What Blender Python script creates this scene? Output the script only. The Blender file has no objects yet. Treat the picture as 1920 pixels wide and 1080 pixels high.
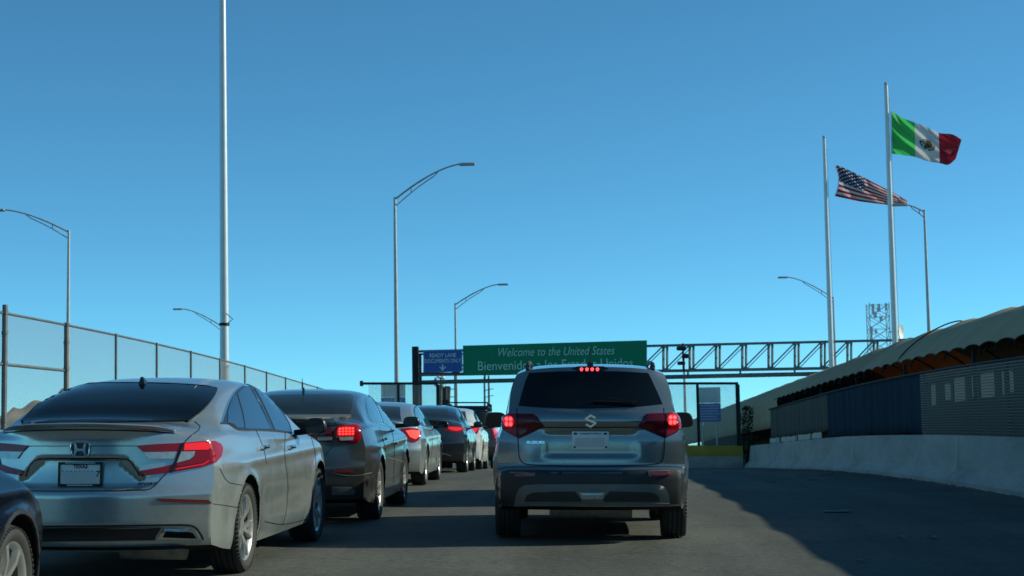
import bpy, bmesh, math, random
import numpy as np
from mathutils import Vector, Matrix, Euler
from mathutils.bvhtree import BVHTree
from mathutils.geometry import delaunay_2d_cdt
R = math.radians
random.seed(7)
SC = bpy.context.scene
COL = SC.collection

# ------------------------------------------------------------------ camera, sky, sun, exposure
S0, CF = 0.027, 0.018            # climb of the bridge deck, cross fall to the right
FPX = 3200.0                     # focal length in pixels of the 1920 px wide photograph
def drop(y):
    if y < 16: return 0.0
    if y < 45: return 0.00065 * (y - 16) ** 2
    return 0.00065 * 841 + 0.0377 * (y - 45)
def gz(x, y): return S0 * y - drop(y) - CF * x
def rp(x, y, z=0.0): return Vector((x, y, gz(x, y) + z))
rf = Vector((0, 1, S0)).normalized(); rr = Vector((1, 0, -CF)).normalized(); ru = rr.cross(rf).normalized()
CAM = Vector((0, 0, 1.3))
cf = (rf - 118 / FPX * rr + 208 / FPX * ru).normalized()
cr = cf.cross(ru).normalized(); cu = cr.cross(cf).normalized()
cam_data = bpy.data.cameras.new('camera'); cam = bpy.data.objects.new('camera', cam_data); COL.objects.link(cam)
cam.matrix_world = Matrix.Translation(CAM) @ Matrix((cr, cu, -cf)).transposed().to_4x4()
cam_data.sensor_width = 36; cam_data.lens = 36 * FPX / 1920
cam_data.dof.use_dof = True; cam_data.dof.focus_distance = 18; cam_data.dof.aperture_fstop = 5.0
cam_data.clip_start = 0.1; cam_data.clip_end = 12000
SC.camera = cam
def ray(px, py): return (cf + (px - 960) / FPX * cr - (py - 540) / FPX * cu)
def W(px, py, d):
    r = ray(px, py); return CAM + r * (d / r.dot(rf))

SUN_EL, SUN_AZ = 27.0, 77.0      # azimuth clockwise from +Y
world = bpy.data.worlds.new('World'); SC.world = world; world.use_nodes = True
wn = world.node_tree.nodes; wl = world.node_tree.links
bg = wn['Background']
sky = wn.new('ShaderNodeTexSky'); sky.sky_type = 'NISHITA'; sky.sun_disc = False
sky.sun_elevation = R(SUN_EL); sky.sun_rotation = R(SUN_AZ)
sky.air_density = 0.7; sky.dust_density = 0.0; sky.ozone_density = 4.0; sky.altitude = 3000
wb = wn.new('ShaderNodeVectorMath'); wb.operation = 'MULTIPLY'; wb.inputs[1].default_value = (0.56, 1.11, 1.01)   # cool white balance
wl.new(sky.outputs[0], wb.inputs[0]); wl.new(wb.outputs[0], bg.inputs[0]); bg.inputs[1].default_value = 0.15
sd = bpy.data.lights.new('sun', 'SUN'); sd.energy = 4.4; sd.angle = R(0.5); sd.color = (0.96, 0.98, 0.80)
sun = bpy.data.objects.new('sun', sd); COL.objects.link(sun)
sv = Vector((math.cos(R(SUN_EL)) * math.sin(R(SUN_AZ)), math.cos(R(SUN_EL)) * math.cos(R(SUN_AZ)), math.sin(R(SUN_EL))))
sun.rotation_euler = sv.to_track_quat('Z', 'Y').to_euler()
SC.view_settings.view_transform = 'Standard'; SC.view_settings.look = 'None'
SC.view_settings.exposure = 0.0; SC.view_settings.gamma = 1.0
SC.render.engine = 'CYCLES'

# ------------------------------------------------------------------ materials
def mat(name, col, rough=0.6, metal=0.0, coat=0.0, noise=0.0, nscale=8.0, bump=0.0, bscale=60.0, emit=None, estr=0.0,
        spec=0.5, dust=0.0, dcol=(0.3, 0.28, 0.24), stretch=None, rvar=0.0):
    m = bpy.data.materials.new(name); m.use_nodes = True
    nt = m.node_tree; n = nt.nodes; l = nt.links; b = n['Principled BSDF']
    b.inputs['Base Color'].default_value = (*col, 1); b.inputs['Roughness'].default_value = rough
    b.inputs['Metallic'].default_value = metal; b.inputs['Coat Weight'].default_value = coat
    b.inputs['Coat Roughness'].default_value = 0.04; b.inputs['Specular IOR Level'].default_value = spec
    if emit: b.inputs['Emission Color'].default_value = (*emit, 1); b.inputs['Emission Strength'].default_value = estr
    tc = n.new('ShaderNodeTexCoord'); src = tc.outputs['Object']
    if stretch:
        mp = n.new('ShaderNodeMapping'); mp.inputs['Scale'].default_value = stretch; l.new(src, mp.inputs[0]); src = mp.outputs[0]
    cs = None
    if noise > 0:
        t = n.new('ShaderNodeTexNoise'); t.inputs['Scale'].default_value = nscale; t.inputs['Detail'].default_value = 6
        t.inputs['Roughness'].default_value = 0.65; l.new(src, t.inputs['Vector'])
        r = n.new('ShaderNodeMapRange'); r.inputs[1].default_value = 0.3; r.inputs[2].default_value = 0.7
        r.inputs[3].default_value = 1 - noise; r.inputs[4].default_value = 1 + noise; l.new(t.outputs[0], r.inputs[0])
        mx = n.new('ShaderNodeVectorMath'); mx.operation = 'SCALE'; mx.inputs[0].default_value = col
        l.new(r.outputs[0], mx.inputs['Scale']); l.new(mx.outputs[0], b.inputs['Base Color']); cs = mx.outputs[0]
    if dust > 0:
        t = n.new('ShaderNodeTexNoise'); t.inputs['Scale'].default_value = 7.0; t.inputs['Detail'].default_value = 9
        t.inputs['Roughness'].default_value = 0.7; l.new(tc.outputs['Object'], t.inputs['Vector'])
        r = n.new('ShaderNodeMapRange'); r.inputs[1].default_value = 0.35; r.inputs[2].default_value = 0.75
        r.inputs[3].default_value = dust * 0.35; r.inputs[4].default_value = dust; l.new(t.outputs[0], r.inputs[0])
        mx = n.new('ShaderNodeMix'); mx.data_type = 'RGBA'; mx.inputs[6].default_value = (*col, 1); mx.inputs[7].default_value = (*dcol, 1)
        if cs: l.new(cs, mx.inputs[6])
        l.new(r.outputs[0], mx.inputs[0]); l.new(mx.outputs[2], b.inputs['Base Color'])
        r2 = n.new('ShaderNodeMapRange'); r2.inputs[3].default_value = metal; r2.inputs[4].default_value = 0.0
        l.new(r.outputs[0], r2.inputs[0]); l.new(r2.outputs[0], b.inputs['Metallic'])
        r3 = n.new('ShaderNodeMapRange'); r3.inputs[3].default_value = 0.03; r3.inputs[4].default_value = 0.75
        l.new(r.outputs[0], r3.inputs[0]); l.new(r3.outputs[0], b.inputs['Coat Roughness'])
    if rvar > 0:
        t = n.new('ShaderNodeTexNoise'); t.inputs['Scale'].default_value = 3.0; t.inputs['Detail'].default_value = 8; l.new(tc.outputs['Object'], t.inputs['Vector'])
        r = n.new('ShaderNodeMapRange'); r.inputs[1].default_value = .3; r.inputs[2].default_value = .7
        r.inputs[3].default_value = max(0, rough - rvar); r.inputs[4].default_value = rough + rvar
        l.new(t.outputs[0], r.inputs[0]); l.new(r.outputs[0], b.inputs['Roughness'])
    if bump > 0:
        t = n.new('ShaderNodeTexNoise'); t.inputs['Scale'].default_value = bscale; t.inputs['Detail'].default_value = 5; l.new(src, t.inputs['Vector'])
        bp = n.new('ShaderNodeBump'); bp.inputs['Strength'].default_value = bump; bp.inputs['Distance'].default_value = 0.01
        l.new(t.outputs[0], bp.inputs['Height']); l.new(bp.outputs[0], b.inputs['Normal'])
    return m

M = {}
M['silver'] = mat('silver_paint', (0.47, 0.51, 0.49), 0.22, 0.74, 1.0, noise=0.06, nscale=3, dust=0.32, dcol=(0.30, 0.30, 0.27))
M['steel_blue'] = mat('grey_blue_paint', (0.23, 0.265, 0.265), 0.22, 0.78, 1.0, noise=0.03, nscale=3, dust=0.16, dcol=(0.2, 0.2, 0.19))
M['dark_grey'] = mat('charcoal_paint', (0.058, 0.056, 0.050), 0.3, 0.7, 1.0, dust=0.18, dcol=(0.18, 0.17, 0.15))
M['pale_silver'] = mat('pale_silver_paint', (0.42, 0.46, 0.44), 0.3, 0.7, 1.0, dust=0.2, dcol=(0.35, 0.35, 0.32))
M['black_paint'] = mat('black_paint', (0.012, 0.014, 0.018), 0.25, 0.4, 1.0, dust=0.10, dcol=(0.12, 0.12, 0.11))
M['white_paint'] = mat('white_paint', (0.72, 0.74, 0.70), 0.35, 0.0, 1.0, dust=0.1)
M['navy'] = mat('navy_paint', (0.003, 0.009, 0.024), 0.25, 0.9, 0.3, dust=0.03, dcol=(.05,.07,.1))
M['maroon'] = mat('brown_paint', (0.022, 0.018, 0.016), 0.3, 0.5, 1.0, dust=0.15)
M['glass'] = mat('tinted_glass', (0.004, 0.006, 0.008), 0.04, 0.0, 0.0, spec=0.30)
M['glass_light'] = mat('dusty_tinted_glass', (0.012, 0.018, 0.018), 0.06, 0.0, 0.0, spec=0.35, dust=0.10, dcol=(0.16, 0.18, 0.17))
M['glass_side'] = mat('side_window_glass', (0.04, 0.075, 0.12), 0.03, 0.55, 0.0, spec=1.0)
M['trim'] = mat('black_trim', (0.012, 0.013, 0.014), 0.35, spec=0.4)
M['plastic'] = mat('grey_black_plastic', (0.014, 0.016, 0.017), 0.5, noise=0.15, nscale=20, dust=0.05, dcol=(0.12, 0.12, 0.11))
M['under'] = mat('underbody_black', (0.006, 0.006, 0.007), 0.8, spec=0.2)
M['skid'] = mat('skid_plate_grey', (0.15, 0.155, 0.14), 0.45, 0.3, noise=0.1, dust=0.2, dcol=(0.15, 0.14, 0.12))
M['tyre'] = mat('tyre_rubber', (0.017, 0.017, 0.017), 0.75, noise=0.25, nscale=30, dust=0.35, dcol=(0.075, 0.072, 0.065))
M['rim'] = mat('alloy_rim', (0.5, 0.5, 0.48), 0.32, 0.8, 0.5, noise=0.1, dust=0.3, dcol=(0.35, 0.33, 0.28))
M['rim_dark'] = mat('dark_alloy', (0.03, 0.03, 0.035), 0.4, 0.5, dust=0.1)
M['chrome'] = mat('chrome_trim', (0.7, 0.72, 0.72), 0.12, 1.0)
M['matte_steel'] = mat('exhaust_steel', (0.26, 0.24, 0.20), 0.6, 0.3, noise=0.3, nscale=12, bump=.2)
M['lamp_red'] = mat('red_lamp_lens', (0.30, 0.002, 0.008), 0.2, 0.0, 0.25, spec=.3)
M['lamp_dark'] = mat('dark_red_lens', (0.10, 0.002, 0.010), 0.2, 0.0, 0.3, spec=.3)
M['lamp_lit'] = mat('lit_red_lamp', (0.5, 0.01, 0.01), 0.2, 0, 0.3, emit=(1.0, 0.012, 0.012), estr=0.6)
M['lamp_glow'] = mat('glowing_red_lamp', (0.5, 0.02, 0.02), 0.3, 0, 0.5, emit=(1.0, 0.05, 0.03), estr=2.2)
M['led'] = mat('bright_brake_diode', (0.8, 0.1, 0.08), 0.3, emit=(1.0, 0.05, 0.06), estr=2.8)
M['clear'] = mat('clear_lamp_lens', (0.42, 0.42, 0.38), 0.15, 0.3, 1.0, noise=0.25, nscale=25)
M['reflector'] = mat('red_reflector', (0.18, 0.015, 0.02), 0.3, 0, 0.6)
M['plate'] = mat('licence_plate_white', (0.75, 0.74, 0.70), 0.5, noise=0.06, nscale=6)
M['blur'] = mat('plate_smudge_grey', (0.58, 0.57, 0.54), 0.6, noise=0.12, nscale=5)
M['ink'] = mat('plate_ink', (0.03, 0.03, 0.05), 0.6)
M['concrete'] = mat('barrier_concrete', (0.46, 0.42, 0.35), 0.85, noise=0.32, nscale=1.3, bump=0.25, bscale=25, stretch=(1.0, 0.35, 1.4), dust=.25, dcol=(.2,.2,.19))
M['fence_pipe'] = mat('weathered_pipe', (0.13, 0.145, 0.14), 0.6, 0.3, noise=0.25, nscale=5)
M['galv'] = mat('galvanised_steel', (0.42, 0.44, 0.44), 0.45, 0.35, noise=0.12, nscale=5)
M['pole_white'] = mat('bright_aluminium_pole', (0.62, 0.64, 0.62), 0.4, 0.3, noise=0.06, nscale=3)
M['dark_steel'] = mat('dark_painted_steel', (0.010, 0.014, 0.016), 0.75, 0.0, noise=0.2, nscale=4)
M['gantry'] = mat('gantry_grey_steel', (0.13, 0.16, 0.16), 0.5, 0.3, noise=0.25, nscale=2)
M['rust_steel'] = mat('rusty_column', (0.055, 0.035, 0.028), 0.7, 0.2, noise=0.4, nscale=2)
M['green'] = mat('green_sign_sheet', (0.004, 0.24, 0.12), 0.6, spec=.2, noise=0.06, nscale=1)
M['blue'] = mat('blue_sign_sheet', (0.012, 0.11, 0.40), 0.5, noise=0.06, nscale=1)
M['letter'] = mat('pale_green_letters', (0.52, 0.80, 0.66), 0.6, spec=.2)
M['letter_w'] = mat('white_letters', (0.55, 0.62, 0.66), 0.5)
M['sign_back'] = mat('sign_edge_aluminium', (0.35, 0.4, 0.4), 0.5, 0.5)
M['yellow'] = mat('faded_yellow_paint', (0.62, 0.40, 0.04), 0.7, noise=0.2, nscale=1.5, dust=.25, dcol=(.15,.14,.05))
M['board_white'] = mat('faded_white_board', (0.86, 0.82, 0.70), 0.6, noise=0.12, nscale=3)
M['canvas'] = mat('tan_canvas', (0.47, 0.35, 0.22), 1.0, noise=0.12, nscale=0.9, bump=0.15, bscale=6, spec=.08, dust=.25, dcol=(.18,.15,.11))
def translucent_canvas():
    m = mat('thin_tan_canvas', (0.47, 0.35, 0.22), 1.0, spec=.08, noise=0.10, nscale=0.9, bump=0.15, bscale=6); n = m.node_tree.nodes; l = m.node_tree.links
    tr = n.new('ShaderNodeBsdfTranslucent'); tr.inputs[0].default_value = (.42, .20, .055, 1); mx = n.new('ShaderNodeMixShader'); mx.inputs[0].default_value = .20
    l.new(n['Principled BSDF'].outputs[0], mx.inputs[1]); l.new(tr.outputs[0], mx.inputs[2]); l.new(mx.outputs[0], n['Material Output'].inputs[0]); return m
M['frost'] = mat('frosted_sheet', (.30, .33, .34), .7); _n = M['frost'].node_tree.nodes; _l = M['frost'].node_tree.links
_t = _n.new('ShaderNodeBsdfTranslucent'); _t.inputs[0].default_value = (.30, .36, .38, 1); _m = _n.new('ShaderNodeMixShader'); _m.inputs[0].default_value = .6
_l.new(_n['Principled BSDF'].outputs[0], _m.inputs[1]); _l.new(_t.outputs[0], _m.inputs[2]); _l.new(_m.outputs[0], _n['Material Output'].inputs[0])
M['canvas_thin'] = translucent_canvas()
M['canvas_seam'] = mat('dark_seam_cord', (0.02, 0.02, 0.02), 0.8)
M['tarp_blue'] = mat('dark_blue_windscreen_cloth', (0.014, 0.028, 0.044), 0.9, spec=.15, noise=0.3, nscale=1.2, stretch=(1, 2.2, 0.15), bump=.3, bscale=8)
M['tarp_grey'] = mat('grey_windscreen_cloth', (0.10, 0.092, 0.075), 0.9, spec=.15, noise=0.35, nscale=1.2, stretch=(1, 3.0, 0.15), bump=.3, bscale=8)
M['orange_wood'] = mat('orange_brown_panel', (0.30, 0.11, 0.025), 0.7, noise=0.4, nscale=2.0, stretch=(1, 1, .4))
M['dark_panel'] = mat('dark_corridor_panel', (0.055, 0.034, 0.022), 0.8, noise=0.3, nscale=1)
M['pale_slat'] = mat('pale_slats', (0.62, 0.58, 0.44), 0.7, noise=0.15, nscale=6)  # pale colour stands in for sunlight along the fence foot
M['litter'] = mat('grey_litter', (0.20, 0.22, 0.24), 0.8, noise=0.3, nscale=30)
M['emblem_dark'] = mat('emblem_recess', (0.05, 0.055, 0.055), 0.4, 0.4)
M['skin'] = mat('skin', (0.35, 0.2, 0.14), 0.6)

def mesh_cloth(name, col, pitch, wire, rot=True, solid=0.0, shin=0.5):
    """wire mesh: thin wires in the sheet's own plane, open between them"""
    m = bpy.data.materials.new(name); m.use_nodes = True
    nt = m.node_tree; n = nt.nodes; l = nt.links; b = n['Principled BSDF']; out = n['Material Output']
    b.inputs['Base Color'].default_value = (*col, 1); b.inputs['Roughness'].default_value = shin
    uv = n.new('ShaderNodeUVMap'); sp = n.new('ShaderNodeSeparateXYZ'); l.new(uv.outputs[0], sp.inputs[0])
    def mth(op, a, bb=None):
        q = n.new('ShaderNodeMath'); q.operation = op
        for i, v in enumerate((a, bb)):
            if v is None: continue
            if isinstance(v, (int, float)): q.inputs[i].default_value = v
            else: l.new(v, q.inputs[i])
        return q.outputs[0]
    if rot: a = mth('ADD', sp.outputs[0], sp.outputs[1]); c = mth('SUBTRACT', sp.outputs[0], sp.outputs[1])
    else: a = sp.outputs[0]; c = sp.outputs[1]
    fa = mth('LESS_THAN', mth('FRACT', mth('DIVIDE', a, pitch)), wire); fc = mth('LESS_THAN', mth('FRACT', mth('DIVIDE', c, pitch)), wire)
    f = mth('MAXIMUM', fa, fc); f = mth('MAXIMUM', f, solid)
    tr = n.new('ShaderNodeBsdfTransparent'); mx = n.new('ShaderNodeMixShader')
    l.new(f, mx.inputs[0]); l.new(tr.outputs[0], mx.inputs[1]); l.new(b.outputs[0], mx.inputs[2]); l.new(mx.outputs[0], out.inputs[0])
    return m
M['chain'] = mesh_cloth('chain_link_wire', (0.20, 0.185, 0.16), 0.06, 0.21)
M['fine_mesh'] = mesh_cloth('fine_wire_mesh', (0.50, 0.46, 0.38), 0.03, 0.16, rot=False)
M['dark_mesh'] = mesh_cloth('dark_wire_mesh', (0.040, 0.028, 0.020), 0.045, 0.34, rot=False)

def asphalt():
    m = bpy.data.materials.new('asphalt'); m.use_nodes = True; nt = m.node_tree; n = nt.nodes; l = nt.links; b = n['Principled BSDF']
    tc = n.new('ShaderNodeTexCoord')
    t1 = n.new('ShaderNodeTexNoise'); t1.inputs['Scale'].default_value = 90; t1.inputs['Detail'].default_value = 3
    t2 = n.new('ShaderNodeTexNoise'); t2.inputs['Scale'].default_value = 0.5; t2.inputs['Detail'].default_value = 6
    mp = n.new('ShaderNodeMapping'); mp.inputs['Scale'].default_value = (1.4, 0.18, 1)
    t3 = n.new('ShaderNodeTexNoise'); t3.inputs['Scale'].default_value = 1.0; t3.inputs['Detail'].default_value = 4
    for t in (t1, t2): l.new(tc.outputs['Object'], t.inputs['Vector'])
    l.new(tc.outputs['Object'], mp.inputs[0]); l.new(mp.outputs[0], t3.inputs['Vector'])
    r1 = n.new('ShaderNodeMapRange'); r1.inputs[1].default_value = .3; r1.inputs[2].default_value = .75; r1.inputs[3].default_value = .55; r1.inputs[4].default_value = 1.6
    r2 = n.new('ShaderNodeMapRange'); r2.inputs[1].default_value = .3; r2.inputs[2].default_value = .7; r2.inputs[3].default_value = .82; r2.inputs[4].default_value = 1.15
    r3 = n.new('ShaderNodeMapRange'); r3.inputs[1].default_value = .3; r3.inputs[2].default_value = .7; r3.inputs[3].default_value = .74; r3.inputs[4].default_value = 1.18
    l.new(t1.outputs[0], r1.inputs[0]); l.new(t2.outputs[0], r2.inputs[0]); l.new(t3.outputs[0], r3.inputs[0])
    a = n.new('ShaderNodeMath'); a.operation = 'MULTIPLY'; c = n.new('ShaderNodeMath'); c.operation = 'MULTIPLY'
    t4 = n.new('ShaderNodeTexNoise'); t4.inputs['Scale'].default_value = 14; t4.inputs['Detail'].default_value = 5; l.new(tc.outputs['Object'], t4.inputs['Vector'])
    r4 = n.new('ShaderNodeMapRange'); r4.inputs[1].default_value = .3; r4.inputs[2].default_value = .7; r4.inputs[3].default_value = .78; r4.inputs[4].default_value = 1.25; l.new(t4.outputs[0], r4.inputs[0])
    vo = n.new('ShaderNodeTexVoronoi'); vo.feature = 'DISTANCE_TO_EDGE'; vo.inputs['Scale'].default_value = .33; wv = n.new('ShaderNodeVectorMath'); wv.operation = 'ADD'
    ws = n.new('ShaderNodeVectorMath'); ws.operation = 'SCALE'; ws.inputs['Scale'].default_value = 1.1; l.new(t4.outputs[1], ws.inputs[0]); l.new(tc.outputs['Object'], wv.inputs[0]); l.new(ws.outputs[0], wv.inputs[1]); l.new(wv.outputs[0], vo.inputs['Vector'])
    r5 = n.new('ShaderNodeMapRange'); r5.inputs[1].default_value = .0; r5.inputs[2].default_value = .012; r5.inputs[3].default_value = .5; r5.inputs[4].default_value = 1.0; l.new(vo.outputs[0], r5.inputs[0])
    e1 = n.new('ShaderNodeMath'); e1.operation = 'MULTIPLY'; l.new(r4.outputs[0], e1.inputs[0]); l.new(r5.outputs[0], e1.inputs[1])
    e2 = n.new('ShaderNodeMath'); e2.operation = 'MULTIPLY'; l.new(e1.outputs[0], e2.inputs[0]); l.new(r1.outputs[0], e2.inputs[1]); r1 = e2
    l.new(r1.outputs[0], a.inputs[0]); l.new(r2.outputs[0], a.inputs[1]); l.new(a.outputs[0], c.inputs[0]); l.new(r3.outputs[0], c.inputs[1])
    s = n.new('ShaderNodeVectorMath'); s.operation = 'SCALE'; s.inputs[0].default_value = (0.090, 0.090, 0.074); l.new(c.outputs[0], s.inputs['Scale'])
    l.new(s.outputs[0], b.inputs['Base Color']); b.inputs['Roughness'].default_value = 0.85; b.inputs['Specular IOR Level'].default_value = .3
    bp = n.new('ShaderNodeBump'); bp.inputs['Strength'].default_value = .5; bp.inputs['Distance'].default_value = .01
    l.new(t1.outputs[0], bp.inputs['Height']); l.new(bp.outputs[0], b.inputs['Normal'])
    return m
M['asphalt'] = asphalt()

# ------------------------------------------------------------------ object helpers
def tag(o, label=None, cat=None, group=None, kind=None):
    if label: o['label'] = label
    if cat: o['category'] = cat
    if group: o['group'] = group
    if kind: o['kind'] = kind
    return o
def empty(name, label, cat, loc=(0, 0, 0), rot=(0, 0, 0), group=None):
    o = bpy.data.objects.new(name, None); COL.objects.link(o); o.location = loc; o.rotation_euler = rot
    return tag(o, label, cat, group)
def link(name, me, parent=None, loc=None, rot=None):
    o = bpy.data.objects.new(name, me); COL.objects.link(o)
    if parent: o.parent = parent
    if loc is not None: o.location = loc
    if rot is not None: o.rotation_euler = rot
    return o
def finish(bm, name, mats, smooth=None):
    bmesh.ops.recalc_face_normals(bm, faces=bm.faces)
    if smooth is not None:
        for f in bm.faces: f.smooth = True
        c = R(smooth)
        for e in bm.edges:
            if len(e.link_faces) == 2 and e.calc_face_angle(0) > c: e.smooth = False
    me = bpy.data.meshes.new(name); bm.to_mesh(me); bm.free()
    for m_ in (mats if isinstance(mats, (list, tuple)) else [mats]): me.materials.append(M[m_] if isinstance(m_, str) else m_)
    return me
class MB:
    """collects shapes into one mesh"""
    def __init__(s): s.bm = bmesh.new()
    def box(s, c, d, rot=None, bevel=0.0, mi=0):
        mt = Matrix.Translation(Vector(c)) @ (rot if rot is not None else Matrix()) @ Matrix.Diagonal((*d, 1))
        r = bmesh.ops.create_cube(s.bm, size=1.0, matrix=mt)
        fs = set(f for v in r['verts'] for f in v.link_faces)
        for f in fs: f.material_index = mi
        if bevel: 
            es = list(set(e for f in fs for e in f.edges))
            rb = bmesh.ops.bevel(s.bm, geom=es, offset=bevel, segments=2, affect='EDGES', profile=.5)
            for f in rb['faces']: f.material_index = mi
        return s
    def bar(s, a, b, w, h=None, mi=0):
        a = Vector(a); b = Vector(b); d = b - a
        q = d.to_track_quat('Y', 'Z').to_matrix().to_4x4()
        return s.box((a + b) / 2, (w, d.length, h or w), q, mi=mi)
    def tube(s, pts, rad, n=10, mi=0, cap=True):
        pts = [Vector(p) for p in pts]; rads = rad if isinstance(rad, (list, tuple)) else [rad] * len(pts)
        rings = []; up = None
        for i, p in enumerate(pts):
            t = (pts[min(i + 1, len(pts) - 1)] - pts[max(i - 1, 0)]).normalized()
            if up is None: up = Vector((0, 0, 1)) if abs(t.z) < .9 else Vector((1, 0, 0))
            sx = t.cross(up).normalized(); up = sx.cross(t).normalized()
            rings.append([s.bm.verts.new(p + (sx * math.cos(2 * math.pi * k / n) + up * math.sin(2 * math.pi * k / n)) * rads[i]) for k in range(n)])
        for a, b in zip(rings, rings[1:]):
            for k in range(n):
                f = s.bm.faces.new((a[k], a[(k + 1) % n], b[(k + 1) % n], b[k])); f.material_index = mi
        if cap:
            for rg in (rings[0][::-1], rings[-1]): s.bm.faces.new(rg).material_index = mi
        return s
    def lathe(s, prof, n=48, mi=0, ax='x', c=(0, 0, 0)):
        """prof: (axial, radius) list, revolved round x"""
        c = Vector(c); rings = []
        for a, r_ in prof:
            rings.append([s.bm.verts.new(c + Vector((a, r_ * math.cos(2 * math.pi * k / n), r_ * math.sin(2 * math.pi * k / n)))) for k in range(n)])
        for a, b in zip(rings, rings[1:]):
            for k in range(n):
                f = s.bm.faces.new((a[k], a[(k + 1) % n], b[(k + 1) % n], b[k])); f.material_index = mi
        return s
    def poly(s, vs, mi=0):
        f = s.bm.faces.new([s.bm.verts.new(Vector(v)) for v in vs]); f.material_index = mi; return s
    def prism(s, poly, vec, mi=0):
        a = [s.bm.verts.new(Vector(p)) for p in poly]; b = [s.bm.verts.new(Vector(p) + Vector(vec)) for p in poly]
        s.bm.faces.new(a).material_index = mi; s.bm.faces.new(b[::-1]).material_index = mi
        for i in range(len(a)):
            j = (i + 1) % len(a); s.bm.faces.new((a[j], a[i], b[i], b[j])).material_index = mi
        return s
    def build(s, name, mats, parent=None, loc=None, smooth=30, rot=None):
        return link(name, finish(s.bm, name, mats, smooth), parent, loc, rot)
_font = {}
def text_mesh(name, body, size, m, parent, mw, shear=0.0, extrude=0.004, bold=0.0, align='CENTER', spacing=1.0, width=None, words=0):
    """lettering turned into a mesh; mw: matrix whose x/y axes are the reading plane"""
    cu_ = bpy.data.curves.new(name, 'FONT'); cu_.body = body; cu_.size = size; cu_.align_x = align; cu_.align_y = 'CENTER'
    cu_.shear = shear; cu_.extrude = extrude; cu_.offset = bold; cu_.space_character = spacing; cu_.resolution_u = 3
    o = bpy.data.objects.new(name, cu_); COL.objects.link(o)
    dg = bpy.context.evaluated_depsgraph_get(); dg.update()
    me = bpy.data.meshes.new_from_object(o.evaluated_get(dg)); bpy.data.objects.remove(o); bpy.data.curves.remove(cu_)
    if width:
        xs = [v.co.x for v in me.vertices]; k = width / max(1e-6, (max(xs) - min(xs)))
        for v in me.vertices: v.co.x *= k
    me.materials.clear(); me.materials.append(M[m] if isinstance(m, str) else m); me.name = name
    if words:                     # one mesh per word
        bm = bmesh.new(); bm.from_mesh(me); bm.verts.ensure_lookup_table(); seen = set(); isl = []
        for v in bm.verts:
            if v in seen: continue
            st = [v]; seen.add(v); g = []
            while st:
                q = st.pop(); g.append(q)
                for e in q.link_edges:
                    w = e.other_vert(q)
                    if w not in seen: seen.add(w); st.append(w)
            isl.append((min(q.co.x for q in g), max(q.co.x for q in g), g))
        isl.sort(key=lambda t: t[0]); grp = []
        for a_, b_, g in isl:
            if grp and a_ - grp[-1][0] < words: grp[-1][0] = max(grp[-1][0], b_); grp[-1][1] += g
            else: grp.append([b_, list(g)])
        for _, g in grp:
            b2 = bm.copy(); b2.verts.ensure_lookup_table(); keep = {q.index for q in g}
            bmesh.ops.delete(b2, geom=[q for q in b2.verts if q.index not in keep], context='VERTS')
            m2 = bpy.data.meshes.new(name); b2.to_mesh(m2); b2.free(); m2.transform(mw); m2.materials.append(me.materials[0]); link(name, m2, parent)
        bm.free(); return None
    me.transform(mw); return link(name, me, parent)
def frame(o, x, y):
    """matrix from origin and two axes"""
    x = Vector(x).normalized(); y = Vector(y).normalized(); z = x.cross(y).normalized(); y = z.cross(x)
    return Matrix.Translation(Vector(o)) @ Matrix((x, y, z)).transposed().to_4x4()
# ------------------------------------------------------------------ car bodies
def itp(tab):
    xs = np.array([a for a, _ in tab], float); ys = np.array([b for _, b in tab], float)
    n = len(xs); h = np.diff(xs); dlt = np.diff(ys) / h; m_ = np.zeros(n)
    for i in range(1, n - 1):
        if dlt[i - 1] * dlt[i] > 0:
            w1 = 2 * h[i] + h[i - 1]; w2 = h[i] + 2 * h[i - 1]; m_[i] = (w1 + w2) / (w1 / dlt[i - 1] + w2 / dlt[i])
    m_[0] = dlt[0]; m_[-1] = dlt[-1]
    def f(x):
        if x <= xs[0]: return float(ys[0])
        if x >= xs[-1]: return float(ys[-1])
        i = int(np.searchsorted(xs, x) - 1); t = (x - xs[i]) / h[i]; t2 = t * t; t3 = t2 * t
        return float((2*t3 - 3*t2 + 1) * ys[i] + (t3 - 2*t2 + t) * h[i] * m_[i] + (-2*t3 + 3*t2) * ys[i+1] + (t3 - t2) * h[i] * m_[i+1])
    return f
def sstep(a, b, x):
    t = min(1, max(0, (x - a) / (b - a))); return t * t * (3 - 2 * t)

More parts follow.
